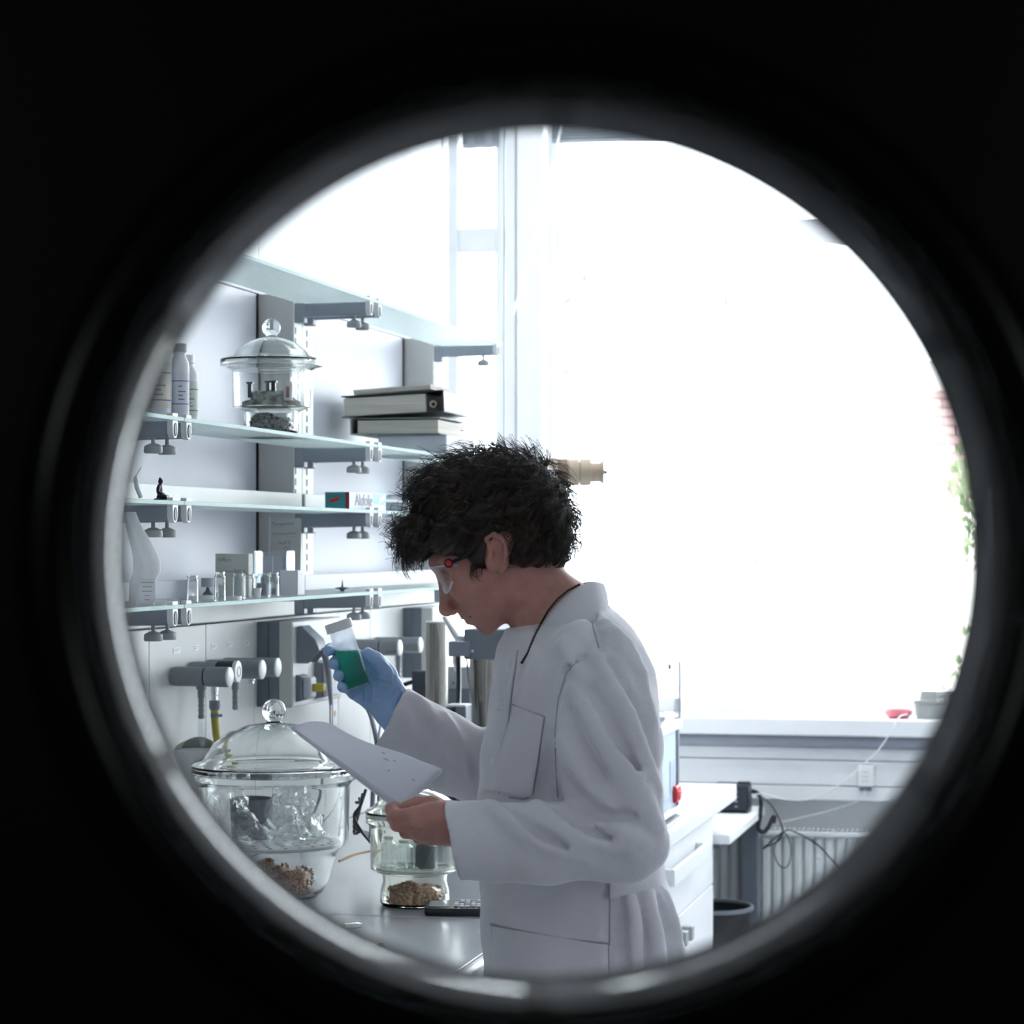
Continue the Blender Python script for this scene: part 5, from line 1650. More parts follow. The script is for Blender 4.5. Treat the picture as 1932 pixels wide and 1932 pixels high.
nearhand = dict(
    palm=[([(858, 1548, 3.470), (815, 1550, 3.475)], [0.026, 0.022]),
          ([(845, 1532, 3.478), (782, 1537, 3.468)], [0.016, 0.0118]),
          ([(848, 1552, 3.466), (785, 1556, 3.463)], [0.017, 0.0120]),
          ([(848, 1568, 3.470), (796, 1572, 3.468)], [0.016, 0.0112]),
          ([(848, 1576, 3.480), (812, 1581, 3.480)], [0.015, 0.0100])],
    fingers=[([(782, 1537, 3.468), (746, 1540, 3.470), (738, 1527, 3.486), (752, 1524, 3.500)], [0.0112, 0.0098, 0.0090, 0.0080]),
             ([(785, 1556, 3.463), (749, 1556, 3.476), (741, 1543, 3.500), (756, 1533, 3.515)], [0.0114, 0.0098, 0.0090, 0.0080]),
             ([(796, 1572, 3.468), (766, 1570, 3.490), (757, 1556, 3.515), (770, 1542, 3.525)], [0.0108, 0.0094, 0.0086, 0.0076]),
             ([(812, 1581, 3.480), (790, 1581, 3.502), (779, 1568, 3.524), (788, 1554, 3.533)], [0.0096, 0.0084, 0.0078, 0.0070]),
             ([(838, 1530, 3.488), (815, 1516, 3.490), (788, 1516, 3.492), (763, 1523, 3.492)], [0.0150, 0.0115, 0.0098, 0.0082])])
farhand = dict(
    palm=[([(752, 1345, 3.862), (708, 1288, 3.868)], [0.029, 0.024]),
          ([(742, 1318, 3.862), (690, 1246, 3.868)], [0.018, 0.0115]),
          ([(735, 1325, 3.866), (684, 1266, 3.872)], [0.018, 0.0115]),
          ([(728, 1332, 3.868), (678, 1288, 3.872)], [0.018, 0.0110]),
          ([(722, 1335, 3.868), (670, 1308, 3.866)], [0.017, 0.0105]),
          ([(748, 1342, 3.862), (800, 1400, 3.865)], [0.033, 0.036])],
    fingers=[([(690, 1246, 3.868), (650, 1222, 3.866), (624, 1224, 3.852), (619, 1228, 3.828)], [0.0112, 0.0098, 0.0092, 0.0086]),
             ([(684, 1266, 3.872), (652, 1246, 3.868), (632, 1250, 3.850), (630, 1253, 3.823)], [0.0112, 0.0100, 0.0094, 0.0088]),
             ([(678, 1288, 3.872), (656, 1272, 3.866), (641, 1273, 3.847), (639, 1275, 3.820)], [0.0108, 0.0096, 0.0092, 0.0088]),
             ([(670, 1308, 3.866), (655, 1297, 3.858), (647, 1296, 3.842), (646, 1297, 3.820)], [0.0104, 0.0090, 0.0086, 0.0080]),
             ([(748, 1318, 3.855), (731, 1272, 3.842), (710, 1245, 3.832), (694, 1233, 3.828)], [0.0210, 0.0150, 0.0118, 0.0098])])

def hand_sdf(h, x, y, z, grow=0.0):
    d = None
    for pts, rs in h['palm']:
        c = chain(x, y, z, [P(*q) for q in pts], [r + grow for r in rs])
        d = c if d is None else smin(d, c, 0.012)
    for pts, rs in h['fingers']:
        d = smin(d, chain(x, y, z, [P(*q) for q in pts], [r + grow for r in rs], 0.003), 0.005)
    return d

SHN, ELN, WRN = P(1108, 1275, 3.53), P(1178, 1588, 3.46), P(858, 1585, 3.47)
SHF, ELF, WRF = P(1050, 1290, 3.87), P(935, 1485, 3.93), P(744, 1352, 3.862)

def body_sdf(x, y, z):
    d = head_sdf(x, y, z)
    d = smin(d, ell(x, y, z, H(1085, 1330), (0.10, 0.15, 0.17)), 0.04)
    d = smin(d, ell(x, y, z, H(1085, 1600), (0.095, 0.125, 0.22)), 0.05)
    d = smin(d, ell(x, y, z, H(1092, 1800), (0.11, 0.15, 0.14)), 0.05)
    for s in (-1, 1):
        d = smin(d, chain(x, y, z, [(0.10, YP + s * 0.085, 0.95), (0.105, YP + s * 0.09, 0.50), (0.125, YP + s * 0.09, 0.09)], [0.085, 0.058, 0.038], .02), 0.03)
        d = smin(d, cone(x, y, z, (0.125, YP + s * 0.09, 0.05), (-0.03, YP + s * 0.10, 0.035), 0.035, 0.026), 0.02)
    d = smin(d, chain(x, y, z, [P(1100, 1262, 3.56), ELN, P(862, 1562, 3.47)], [0.05, 0.042, 0.025], .01), 0.03)
    d = smin(d, chain(x, y, z, [P(1055, 1285, 3.83), ELF, WRF], [0.05, 0.042, 0.024], .01), 0.03)
    hn = hand_sdf(nearhand, x, y, z)
    hn = smax(hn, -chain(x, y, z, [P(757, 1531, 3.476), P(775, 1529, 3.470), P(800, 1527, 3.467)], [0.0036, 0.0026, 0.0016]), 0.003)
    hn = smax(hn, -chain(x, y, z, [P(741, 1551, 3.458), P(760, 1549, 3.452), P(782, 1547, 3.4515)], [0.0018, 0.0016, 0.0012]), 0.003)
    hn = smax(hn, -chain(x, y, z, [P(756, 1568, 3.462), P(776, 1566, 3.455), P(794, 1565, 3.4535)], [0.0018, 0.0016, 0.0012]), 0.003)
    d = smin(d, hn, 0.006)
    d = smin(d, hand_sdf(farhand, x, y, z, -0.004), 0.006)
    return d

def steps(*segs):
    out = []
    for a, b, h in segs:
        n = max(1, int(round((b - a) / h)))
        out.append(a + (b - a) * np.arange(n) / n)
    out.append(np.array([segs[-1][1]]))
    return np.concatenate(out)

HR = 0.0021
V, Fa = sdf_mesh(body_sdf, steps((-0.31, -0.20, 0.004), (-0.20, 0.09, HR), (0.09, 0.26, 0.006)),
                 steps((3.38, 3.79, HR), (3.79, 4.02, 0.004)),
                 steps((-0.004, 1.0, 0.016), (1.0, 1.16, 0.008), (1.16, 1.25, HR), (1.25, 1.44, 0.005), (1.44, 1.76, HR)))
person = sdf_obj('person', V, Fa, M_skin, None, PB, 1)
person.location = person_base
tag(person, 'person in a white lab coat bowing over papers and a jar of green liquid', 'person')

# ------------------------------------------------------------------ coat
TT = np.array([  # py, front px, back px, half width, exponent-free
    (1140, 1062, 1146, 0.060), (1165, 1020, 1172, 0.085), (1188, 950, 1196, 0.115), (1215, 939, 1215, 0.150), (1260, 933, 1232, 0.182),
    (1340, 922, 1243, 0.195), (1420, 909, 1247, 0.190), (1500, 900, 1249, 0.180), (1600, 902, 1250, 0.172), (1660, 905, 1256, 0.172),
    (1720, 907, 1276, 0.182), (1800, 911, 1293, 0.198), (1900, 914, 1302, 0.212), (2160, 912, 1318, 0.225)], float)
TZ = CAMZ - (TT[:, 0] - CY) * YP / F
TF = (TT[:, 1] - CX) * YP / F
TB = (TT[:, 2] - CX) * YP / F
o_ = np.argsort(TZ)
TZ, TF, TB, TW = TZ[o_], TF[o_], TB[o_], TT[o_, 3]

def torso(x, y, z):
    f, b, w = np.interp(z, TZ, TF), np.interp(z, TZ, TB), np.interp(z, TZ, TW)
    cx, ax = (f + b) / 2, (b - f) / 2
    e = 2.35
    q = (np.abs((x - cx) / ax) ** e + np.abs((y - YP) / w) ** e + 1e-9) ** (1 / e)
    d = (q - 1) * np.minimum(ax, w)
    d = np.maximum(d, z - TZ[-1])
    return np.maximum(d, TZ[0] - z)

def sleeve(x, y, z, pts, rs, cpt, n, k=0.02):
    d = chain(x, y, z, pts, rs, k)
    pl = (x - cpt[0]) * n[0] + (y - cpt[1]) * n[1] + (z - cpt[2]) * n[2]
    inner = chain(x, y, z, pts[-2:], [r - 0.007 for r in rs[-2:]], k)
    inner = np.maximum(inner, -pl - 0.045)
    return np.maximum(np.maximum(d, pl), -inner)

NC, NN = P(853, 1585, 3.46), (-0.981, 0.0, -0.196)
FC, FN = P(738, 1355, 3.862), (-0.88, 0.0, 0.475)
NEX = P(800, 1583, 3.46)
FEX = P(700, 1331, 3.85)
CRE = []

def coat_base(x, y, z):
    d = torso(x, y, z)
    a = sleeve(x, y, z, [P(1112, 1262, 3.56), P(1140, 1410, 3.50), P(1182, 1585, 3.46), P(1010, 1592, 3.455), NEX], [0.072, 0.081, 0.0555, 0.0545, 0.0565], NC, NN)
    d = smin(d, a, 0.028)
    b = sleeve(x, y, z, [P(1045, 1285, 3.86), P(960, 1470, 3.92), P(850, 1425, 3.89), FEX], [0.072, 0.062, 0.0585, 0.0535], FC, FN)
    d = smin(d, b, 0.028)
    return d

NECK = [H(960, 1070), H(1010, 1118), H(1044, 1162), H(1066, 1200)]
def coat_sdf(x, y, z):
    d = coat_base(x, y, z)
    # general soft wrinkles
    w = (np.sin(x * 61 + 2.1 * np.sin(z * 23) + y * 17) * np.sin(z * 43 + 1.7 * np.sin(x * 31 + 1) + y * 29)) * 0.0016
    w += 0.0012 * np.sin(95 * (x * 0.75 + z * 0.5) + 3 * np.sin(y * 21 + z * 12))
    d = d + w
    for pts, r, sgn in CRE:
        lo, hi = pts.min(0) - 0.05, pts.max(0) + 0.05
        m = (x > lo[0]) & (x < hi[0]) & (y > lo[1]) & (y < hi[1]) & (z > lo[2]) & (z < hi[2])
        if not m.any():
            continue
        n = len(pts)
        rs = [r * (0.35 + 0.65 * math.sin(PI * (i + 0.6) / (n + 0.2))) for i in range(n)]
        c = chain(x[m], y[m], z[m], list(pts), rs, 0.004)
        if sgn > 0:
            d[m] = smin(d[m], c, 0.020)
        else:
            d[m] = smax(d[m], -c, 0.012)
    d = np.maximum(d, -chain(x, y, z, NECK, [0.056, 0.053, 0.050, 0.034], 0.01))
    return d

gx, gy = np.arange(-0.215, 0.30, 0.0034), np.arange(3.36, 4.02, 0.0034)
V, Fa = sdf_mesh(coat_base, np.arange(-0.22, 0.30, 0.008), np.arange(3.35, 4.03, 0.008), np.arange(0.60, 1.60, 0.008))
bvh0 = BVHTree.FromPolygons([Vector(p) for p in V], [tuple(f) for f in Fa])
CAM = Vector((0, 0, CAMZ))
def hit(px, py, bv):
    d = Vector(P(px, py, 1.0)) - CAM
    d.normalize()
    r = bv.ray_cast(CAM + d * 2.0, d)
    return r[0], d
def crease(line, r, sgn, bv=None, lst=None, lift=0.10):
    bv = bv or bvh0
    lst = CRE if lst is None else lst
    pts = []
    dense = []
    for (a, b) in zip(line[:-1], line[1:]):
        for t in (0, 0.33, 0.66):
            dense.append((a[0] + (b[0] - a[0]) * t, a[1] + (b[1] - a[1]) * t))
    dense.append(line[-1])
    for (px, py) in dense:
        h, d = hit(px, py, bv)
        if h is None or h[1] > 4.05:
            continue
        pts.append(np.array(h - d * (r * lift if sgn > 0 else 0.0)))
    if len(pts) > 1:
        lst.append((np.array(pts), r, sgn))
crease([(1056, 1400), (1100, 1465), (1165, 1535)], 0.011, 1)
crease([(1082, 1300), (1135, 1400), (1200, 1510), (1232, 1565)], 0.013, 1)
crease([(1125, 1240), (1185, 1350), (1238, 1490)], 0.012, 1)
crease([(1150, 1195), (1205, 1275), (1232, 1360)], 0.009, 1)
crease([(1128, 1160), (1180, 1215), (1215, 1290)], 0.008, 1)
crease([(1165, 1400), (1200, 1470), (1242, 1560)], 0.010, 1)
crease([(925, 1518), (955, 1545), (1030, 1595), (1110, 1622)], 0.010, 1)
crease([(1012, 1518), (1045, 1552), (1110, 1588), (1190, 1605)], 0.012, 1)
crease([(1090, 1545), (1150, 1560), (1212, 1588)], 0.009, 1)
crease([(1062, 1532), (1120, 1541), (1195, 1540)], 0.009, -1)
crease([(1050, 1500), (1048, 1440), (1046, 1380)], 0.004, -1)
crease([(1036, 1385), (1030, 1440), (1022, 1500)], 0.014, -1)
crease([(1075, 1345), (1095, 1400), (1140, 1470)], 0.009, -1)
crease([(1112, 1300), (1160, 1385), (1210, 1480)], 0.009, -1)
crease([(1150, 1250), (1205, 1350), (1240, 1440)], 0.008, -1)
crease([(960, 1530), (1010, 1572), (1070, 1600)], 0.008, -1)
crease([(1040, 1530), (1085, 1560), (1150, 1582)], 0.008, -1)
crease([(975, 1240), (968, 1290), (962, 1325)], 0.008, 1)
crease([(1010, 1235), (1000, 1290), (990, 1330)], 0.008, 1)
crease([(1060, 1215), (1075, 1240), (1092, 1275)], 0.008, 1)
crease([(808, 1345), (835, 1400), (850, 1450)], 0.008, -1)
crease([(1208, 1700), (1216, 1760), (1226, 1850)], 0.008, -1)
crease([(1242, 1695), (1258, 1760), (1268, 1850)], 0.008, -1)
crease([(790, 1322), (826, 1370), (845, 1440)], 0.009, 1)
crease([(838, 1352), (862, 1400), (880, 1460)], 0.009, 1)
crease([(760, 1345), (780, 1395), (820, 1440)], 0.007, 1)
crease([(1186, 1700), (1192, 1760), (1198, 1840)], 0.011, 1)
crease([(1222, 1690), (1236, 1760), (1248, 1850)], 0.010, 1)
crease([(1256, 1690), (1274, 1760), (1284, 1850)], 0.009, 1)
crease([(1170, 1695), (1172, 1760), (1176, 1850)], 0.008, -1)
crease([(1112, 1128), (1118, 1180), (1132, 1228)], 0.003, -1)
crease([(1098, 1240), (1066, 1272), (1050, 1330), (1046, 1380)], 0.003, -1)
crease([(1152, 1668), (1151, 1740), (1150, 1850)], 0.003, -1)
V, Fa = sdf_mesh(coat_sdf, gx, gy, np.arange(0.66, 1.60, 0.0034))
coat = sdf_obj('lab_coat', V, Fa, M_coat, person, PB, 2)
bvh = BVHTree.FromPolygons([Vector(p) for p in V], [tuple(f) for f in Fa])

def patch(name, quad, m, parent, n1=14, n2=14, off=0.003, bulge=0.0, bvx=None):
    bvx = bvx or bvh
    """cloth piece lying on the coat, traced between four corners"""
    (ax, ay), (bx, by), (cx, cy), (dx, dy) = quad
    fr, ok = [], []
    last = None
    for i in range(n1 + 1):
        for j in range(n2 + 1):
            s, t = i / n1, j / n2
            px = (1 - s) * (1 - t) * ax + s * (1 - t) * bx + s * t * cx + (1 - s) * t * dx
            py = (1 - s) * (1 - t) * ay + s * (1 - t) * by + s * t * cy + (1 - s) * t * dy
            h, d = hit(px, py, bvx)
            if h is None or h[1] > 4.05:
                h, d = (last if last is not None else Vector(P(px, py, YP))), d
                h = CAM + d * ((h - CAM).length)
            last = h
            fr.append((h, d, math.sin(PI * s) * math.sin(PI * t)))
    vs = [h - d * (off + bulge * w) - person_base for h, d, w in fr] + [h + d * 0.004 - person_base for h, d, w in fr]
    N_ = len(fr)
    fs = []
    for i in range(n1):
        for j in range(n2):
            a, b, c, e = i * (n2 + 1) + j, (i + 1) * (n2 + 1) + j, (i + 1) * (n2 + 1) + j + 1, i * (n2 + 1) + j + 1
            fs += [(a, e, c, b), (a + N_, b + N_, c + N_, e + N_)]
    rim = [i * (n2 + 1) for i in range(n1 + 1)] + [n1 * (n2 + 1) + j for j in range(1, n2 + 1)] + [i * (n2 + 1) + n2 for i in range(n1 - 1, -1, -1)] + [j for j in range(n2 - 1, 0, -1)]
    for i in range(len(rim)):
        a, b = rim[i], rim[(i + 1) % len(rim)]
        fs.append((a, b, b + N_, a + N_))
    mb = MB(); mb.add(vs, fs)
    return mb.build(name, m, parent, 0, True, 50)
patch('chest_pocket', [(968, 1331), (1026, 1353), (1003, 1505), (926, 1490)], M_coat, coat, 16, 20, 0.0075, 0.004)
patch('hip_pocket', [(928, 1748), (1147, 1784), (1146, 1900), (930, 1900)], M_coat, coat, 20, 16, 0.004, 0.004)
patch('front_placket', [(948, 1215), (975, 1225), (940, 1495), (908, 1495)], M_coat, coat, 8, 26, 0.003)
V2, F2 = sdf_mesh(torso, np.arange(-0.10, 0.30, 0.008), np.arange(3.45, 3.95, 0.008), np.arange(0.95, 1.25, 0.008))
bvt = BVHTree.FromPolygons([Vector(p) for p in V2], [tuple(f) for f in F2])
patch('back_belt', [(1150, 1662), (1250, 1630), (1256, 1670), (1151, 1696)], M_coat, coat, 18, 6, 0.012, 0.004, bvt)
M_seam_shade = mat('grey stitching and edge shade', (0.40, 0.40, 0.45), 0.9)  # stitching darkened to stand in for shade along pocket and cloth edges
def seam_shade(line, r=0.0009):
    pts = []
    for (a, b) in zip(line[:-1], line[1:]):
        for q in range(6):
            t = q / 6
            pts.append((a[0] + (b[0] - a[0]) * t, a[1] + (b[1] - a[1]) * t))
    pts.append(line[-1])
    out = []
    for (px, py) in pts:
        h, d = hit(px, py, bvh)
        if h is not None and h[1] < 3.80:
            out.append(h - person_base - d * 0.0004)
    if len(out) > 2:
        mb = MB(); mb.tube(out, r, 6); mb.build('seam_shade', M_seam_shade, coat)
seam_shade([(966, 1329), (985, 1338), (1022, 1350), (1028, 1354), (1027, 1360), (1020, 1405), (1012, 1460), (1006, 1494), (1001, 1503), (988, 1508), (960, 1504)], 0.0014)
seam_shade([(977, 1226), (966, 1310), (955, 1400), (942, 1496)])
seam_shade([(1112, 1140), (1118, 1180), (1130, 1222)], 0.0014)
seam_shade([(1092, 1246), (1068, 1270), (1053, 1320), (1047, 1380), (1049, 1450), (1052, 1505)])
seam_shade([(926, 1743), (985, 1757), (1060, 1771), (1148, 1780)], 0.0018)
seam_shade([(1148, 1784), (1149, 1820), (1150, 1850)])
seam_shade([(928, 1748), (930, 1800), (931, 1850)])
seam_shade([(1151, 1670), (1150, 1730), (1150, 1784)], 0.0014)
for (px, py) in ((944, 1333), (931, 1440)):
    h, d = hit(px, py, bvh)
    if h is not None:
        mb = MB(); mb.lathe([(0, -0.002), (0.0055, -0.002), (0.006, 0.0), (0.005, 0.0025), (0, 0.002)], 16)
        b = mb.build('button', M_capw, coat)
        b.location = h - d * 0.005 - person_base
        b.rotation_euler = (-d).to_track_quat('Z', 'Y').to_euler()

def collar(name, rows, m, parent, thick):
    ring = []
    for s in (-1, 1):
        rr_ = rows if s < 0 else rows[1:]
        seq = []
        for (ux, uy, ul_, lx, ly, ll) in rr_:
            seq.append((H(ux, uy, s * ul_) - PB, H(lx, ly, s * ll) - PB))
        ring = ring + seq if s > 0 else list(reversed(seq))
    # refine along the ring
    def cr(p0, p1, p2, p3, t):
        return 0.5 * ((2 * p1) + (p2 - p0) * t + (2 * p0 - 5 * p1 + 4 * p2 - p3) * t * t + (3 * p1 - p0 - 3 * p2 + p3) * t ** 3)
    fine = []
    n = len(ring)
    for i in range(n - 1):
        for q in range(5):
            t = q / 5
            g = [ring[max(i - 1, 0)], ring[i], ring[i + 1], ring[min(i + 2, n - 1)]]
            fine.append((cr(*[a[0] for a in g], t), cr(*[a[1] for a in g], t)))
    fine.append(ring[-1])
    vs, fs = [], []
    K = 5
    for (u_, l_) in fine:
        c = np.array([0.0, 0.0, 0.0])
        for k in range(K + 1):
            t = k / K
            p = u_ * (1 - t) + l_ * t
            ctr = H(1050, 1150) - PB
            o2 = p - ctr
            o2[2] = 0
            o2 = o2 / (np.linalg.norm(o2) + 1e-9)
            p = p + o2 * 0.0025 * math.sin(PI * t)
            vs.append(tuple(p))
    for i in range(len(fine) - 1):
        for k in range(K):
            fs.append((i * (K + 1) + k, (i + 1) * (K + 1) + k, (i + 1) * (K + 1) + k + 1, i * (K + 1) + k + 1))
    mb = MB(); mb.add(vs, fs)
    o = mb.build(name, m, parent, 0, True, 80)
    s = o.modifiers.new('solid', 'SOLIDIFY'); s.thickness = thick; s.offset = 0
    sb = o.modifiers.new('sub', 'SUBSURF'); sb.levels = 1; sb.render_levels = 1
    return o
collar('collar', [(1137, 1100, 0.0, 1146, 1150, 0.0), (1116, 1097, 0.040, 1136, 1168, 0.078), (1086, 1106, 0.064, 1108, 1204, 0.112), (1050, 1136, 0.074, 1070, 1220, 0.120),
                  (1021, 1174, 0.078, 1038, 1234, 0.114), (1004, 1212, 0.076, 1014, 1244, 0.102), (985, 1250, 0.070, 990, 1266, 0.080)], M_coat, coat, 0.004)
collar('inner_collar', [(1112, 1104, 0.0, 1124, 1150, 0.0), (1086, 1112, 0.046, 1098, 1160, 0.066), (1046, 1142, 0.060, 1056, 1190, 0.078), (1014, 1158, 0.060, 1024, 1215, 0.080),
                        (1001, 1168, 0.050, 1002, 1232, 0.070), (990, 1186, 0.034, 980, 1245, 0.048), (978, 1190, 0.012, 968, 1250, 0.020)], M_coat, coat, 0.003)

CH_B = [bvh]
# dark bead chain along the collar
line = [(983, 1252), (996, 1231), (1006, 1205), (1018, 1175), (1032, 1150), (1050, 1128), (1070, 1112), (1092, 1101)]
pts = []
lat = [0.072, 0.079, 0.080, 0.081, 0.080, 0.078, 0.072, 0.060]
for i, (px, py) in enumerate(line):
    hh = None
    for bv in CH_B:
        h_, d_ = hit(px, py, bv)
        if h_ is not None and h_[1] < 3.72 and (hh is None or h_[1] < hh[1]):
            hh = h_
    q = H(px, py, -lat[i] - 0.003)
    if hh is not None and hh[1] < q[1]:
        q = np.array(hh - d_ * 0.003)
    pts.append(Vector(q - PB))
fine = []
for i in range(len(pts) - 1):
    for q in range(8):
        fine.append(pts[i].lerp(pts[i + 1], q / 8))
fine.append(pts[-1])
mb = MB(); mb.tube(fine, [0.0013 + 0.0008 * (i % 2) for i in range(len(fine))], 8)
mb.build('bead_chain', M_blackp, person)

# ------------------------------------------------------------------ glove, trousers, shoes
GX = (np.arange(-0.31, -0.135, 0.0016), np.arange(3.79, 3.91, 0.0016), np.arange(1.29, 1.46, 0.0016))
V, Fa = sdf_mesh(lambda x, y, z: hand_sdf(farhand, x, y, z), *[g[::3] for g in GX])
bvg = BVHTree.FromPolygons([Vector(p) for p in V], [tuple(f) for f in Fa])
GC = []
for ln in ([(706, 1270), (724, 1276), (744, 1278)], [(702, 1278), (718, 1287), (737, 1292)], [(697, 1293), (699, 1308), (698, 1322)], [(676, 1301), (670, 1311), (666, 1321)],
           [(735, 1318), (731, 1330), (727, 1342)], [(715, 1300), (716, 1318)], [(750, 1300), (742, 1318), (738, 1334)], [(686, 1306), (684, 1322)]):
    crease(ln, 0.0017, -1, bvg, GC)
for ln in ([(701, 1234), (706, 1241), (707, 1250)], [(708, 1237), (714, 1246), (714, 1256)], [(716, 1242), (722, 1252), (721, 1263)], [(724, 1249), (730, 1259), (728, 1270)], [(732, 1258), (738, 1269), (736, 1280)], [(757, 1306), (745, 1326), (742, 1345)], [(705, 1298), (707, 1325)], [(690, 1300), (690, 1320)]):
    crease(ln, 0.0022, 1, bvg, GC, -0.35)
def glove_sdf(x, y, z):
    d = hand_sdf(farhand, x, y, z) + 0.0005 * np.sin(x * 260 + 90 * y) * np.sin(z * 310 + 1)
    for pts, r, sgn in GC:
        c = chain(x, y, z, list(pts), [r] * len(pts), 0.002)
        d = smin(d, c, 0.004) if sgn > 0 else smax(d, -c, 0.004)
    return d
V, Fa = sdf_mesh(glove_sdf, *GX)
sdf_obj('glove', V, Fa, M_glove, person, PB, 1)

def trous(x, y, z):
    d = ell(x, y, z, H(1092, 1790), (0.125, 0.165, 0.16))
    for s in (-1, 1):
        d = smin(d, chain(x, y, z, [(0.10, YP + s * 0.085, 0.95), (0.105, YP + s * 0.09, 0.50), (0.125, YP + s * 0.09, 0.08)], [0.10, 0.078, 0.07], .02), 0.02)
    return np.maximum(d, 0.07 - z)
V, Fa = sdf_mesh(trous, np.arange(-0.06, 0.26, 0.009), np.arange(3.48, 3.92, 0.009), np.arange(0.05, 1.14, 0.009))
sdf_obj('trousers', V, Fa, M_trous, person, PB)
for s in (-1, 1):
    V, Fa = sdf_mesh(lambda x, y, z: np.maximum(smin(cone(x, y, z, (0.135, YP + s * 0.09, 0.05), (-0.04, YP + s * 0.10, 0.035), 0.045, 0.042), cone(x, y, z, (0.13, YP + s * .09, 0.05), (0.125, YP + s * .09, 0.12), 0.045, 0.048), 0.02), -z),
                     np.arange(-0.10, 0.20, 0.006), np.arange(YP + s * 0.095 - 0.07, YP + s * 0.095 + 0.07, 0.006), np.arange(-0.006, 0.18, 0.006))
    sdf_obj('shoe', V, Fa, mat('dark leather', (0.03, 0.025, 0.02), 0.5), person, PB)

# ------------------------------------------------------------------ hair
def hair_sdf(x, y, z):
    yy = np.abs(y - YP)
    y_ = YP + yy
    d = ell(x, y_, z, H(936, 968), (0.104, 0.084, 0.082), ANG)
    for (px, py, lat, r) in ((800, 1000, 0.02, 0.030), (790, 1030, 0.015, 0.018), (838, 935, 0.02, 0.040), (880, 915, 0.02, 0.042), (940, 915, 0.03, 0.046), (992, 930, 0.03, 0.044),
                             (1022, 975, 0.03, 0.042), (1030, 1015, 0.03, 0.036), (1020, 1042, 0.03, 0.026), (985, 1030, 0.055, 0.032), (930, 985, 0.066, 0.030), (880, 985, 0.060, 0.032), (850, 1010, 0.055, 0.028),
                             (895, 1030, 0.066, 0.020), (906, 1060, 0.068, 0.011), (868, 1035, 0.062, 0.014)):
        d = smin(d, sph(x, y_, z, H(px, py, lat), r), 0.02)
    n = 0.004 * np.sin(x * 130 + 2 * np.sin(z * 70)) * np.sin(z * 120 + y * 90) + 0.003 * np.sin(230 * x + 100 * y - 160 * z)
    d = d + n
    # keep the face, ear and neck free
    d = smax(d, -ell(x, y_, z, H(862, 1112), (0.055, 0.12, 0.062), ANG + 0.12), 0.006)
    d = smax(d, -ell(x, y_, z, H(942, 1046, 0.09), (0.022, 0.030, 0.040), -0.32), 0.004)
    d = smax(d, ((1074 - CY) * -YP / F + CAMZ) - z, 0.006)
    return d
V, Fa = sdf_mesh(hair_sdf, np.arange(-0.21, 0.12, 0.003), np.arange(3.58, 3.82, 0.003), np.arange(1.53, 1.76, 0.003))
hair = sdf_obj('hair', V, Fa, M_hair, person, PB, 1)
# strands
me = hair.data
nv = len(me.vertices)
co = np.zeros(nv * 3); me.vertices.foreach_get('co', co); co = co.reshape(-1, 3)
no = np.zeros(nv * 3); me.vertices.foreach_get('normal', no); no = no.reshape(-1, 3)
crown = H(985, 915) - PB
head_c = H(935, 985) - PB
ear_c = H(940, 1046) - PB
ear_d = np.hypot((co[:, 0] - ear_c[0]) / 0.026, (co[:, 2] - ear_c[2]) / 0.036)
sel = np.where((np.einsum('ij,ij->i', no, co - head_c) > 0.0) & ~((ear_d < 1.0) & (np.abs(co[:, 1]) > 0.045)))[0]
NS, KP = 9000, 12
pick = rng.choice(sel, NS)
root = co[pick] - no[pick] * 0.003
nrm = no[pick]
flow = root - crown
flow[:, 0] -= 0.02
flow -= nrm * np.einsum('ij,ij->i', flow, nrm)[:, None]
flow /= (np.linalg.norm(flow, axis=1)[:, None] + 1e-6)
# clumps share wave phase
cl = rng.normal(size=(90, 3)) * 0.07 + head_c
ci = np.argmin(((root[:, None, :] - cl[None]) ** 2).sum(2), 1)
ph = rng.uniform(0, 2 * PI, 90)[ci] + rng.normal(size=NS) * 0.18
fz = rng.uniform(0.6, 1.5, 90)[ci]
side = np.cross(nrm, flow)
flow = flow + side * (rng.normal(size=90)[ci] * 0.40 + rng.normal(size=NS) * 0.06)[:, None]
flow /= (np.linalg.norm(flow, axis=1)[:, None] + 1e-6)
L = 0.045 + 0.030 * rng.random(NS)
low = root[:, 2] < (H(900, 1035)[2] - PB[2])
L[low] *= 0.45
ts = np.linspace(0, 1, KP)
pos = np.zeros((NS, KP, 3))
lift = 0.004 + 0.006 * rng.random(NS)
curl = 0.45 + 0.25 * rng.random(90)[ci]
hug = np.where(root[:, 0] < (H(850, 1000)[0] - PB[0]), 0.75, 1.05) * (0.85 + 0.3 * rng.random(NS))
for k, t in enumerate(ts):
    # each lock leaves the scalp, arcs over and turns its tip back in
    a = t * 2.6 * curl
    pos[:, k] = (root + flow * (L * np.sin(a) / (2.6 * curl) )[:, None] * 1.0
                 + nrm * (lift * np.sin(t * 2.4) - hug * (L * np.sin(a) / (2.6 * curl)) ** 2 / 0.17)[:, None]
                 + side * (0.008 * fz * np.sin(ph + t * 3.4) * t)[:, None] + nrm * (0.004 * np.cos(ph + t * 3.2) * t)[:, None])
    pos[:, k, 2] -= 0.006 * t * t
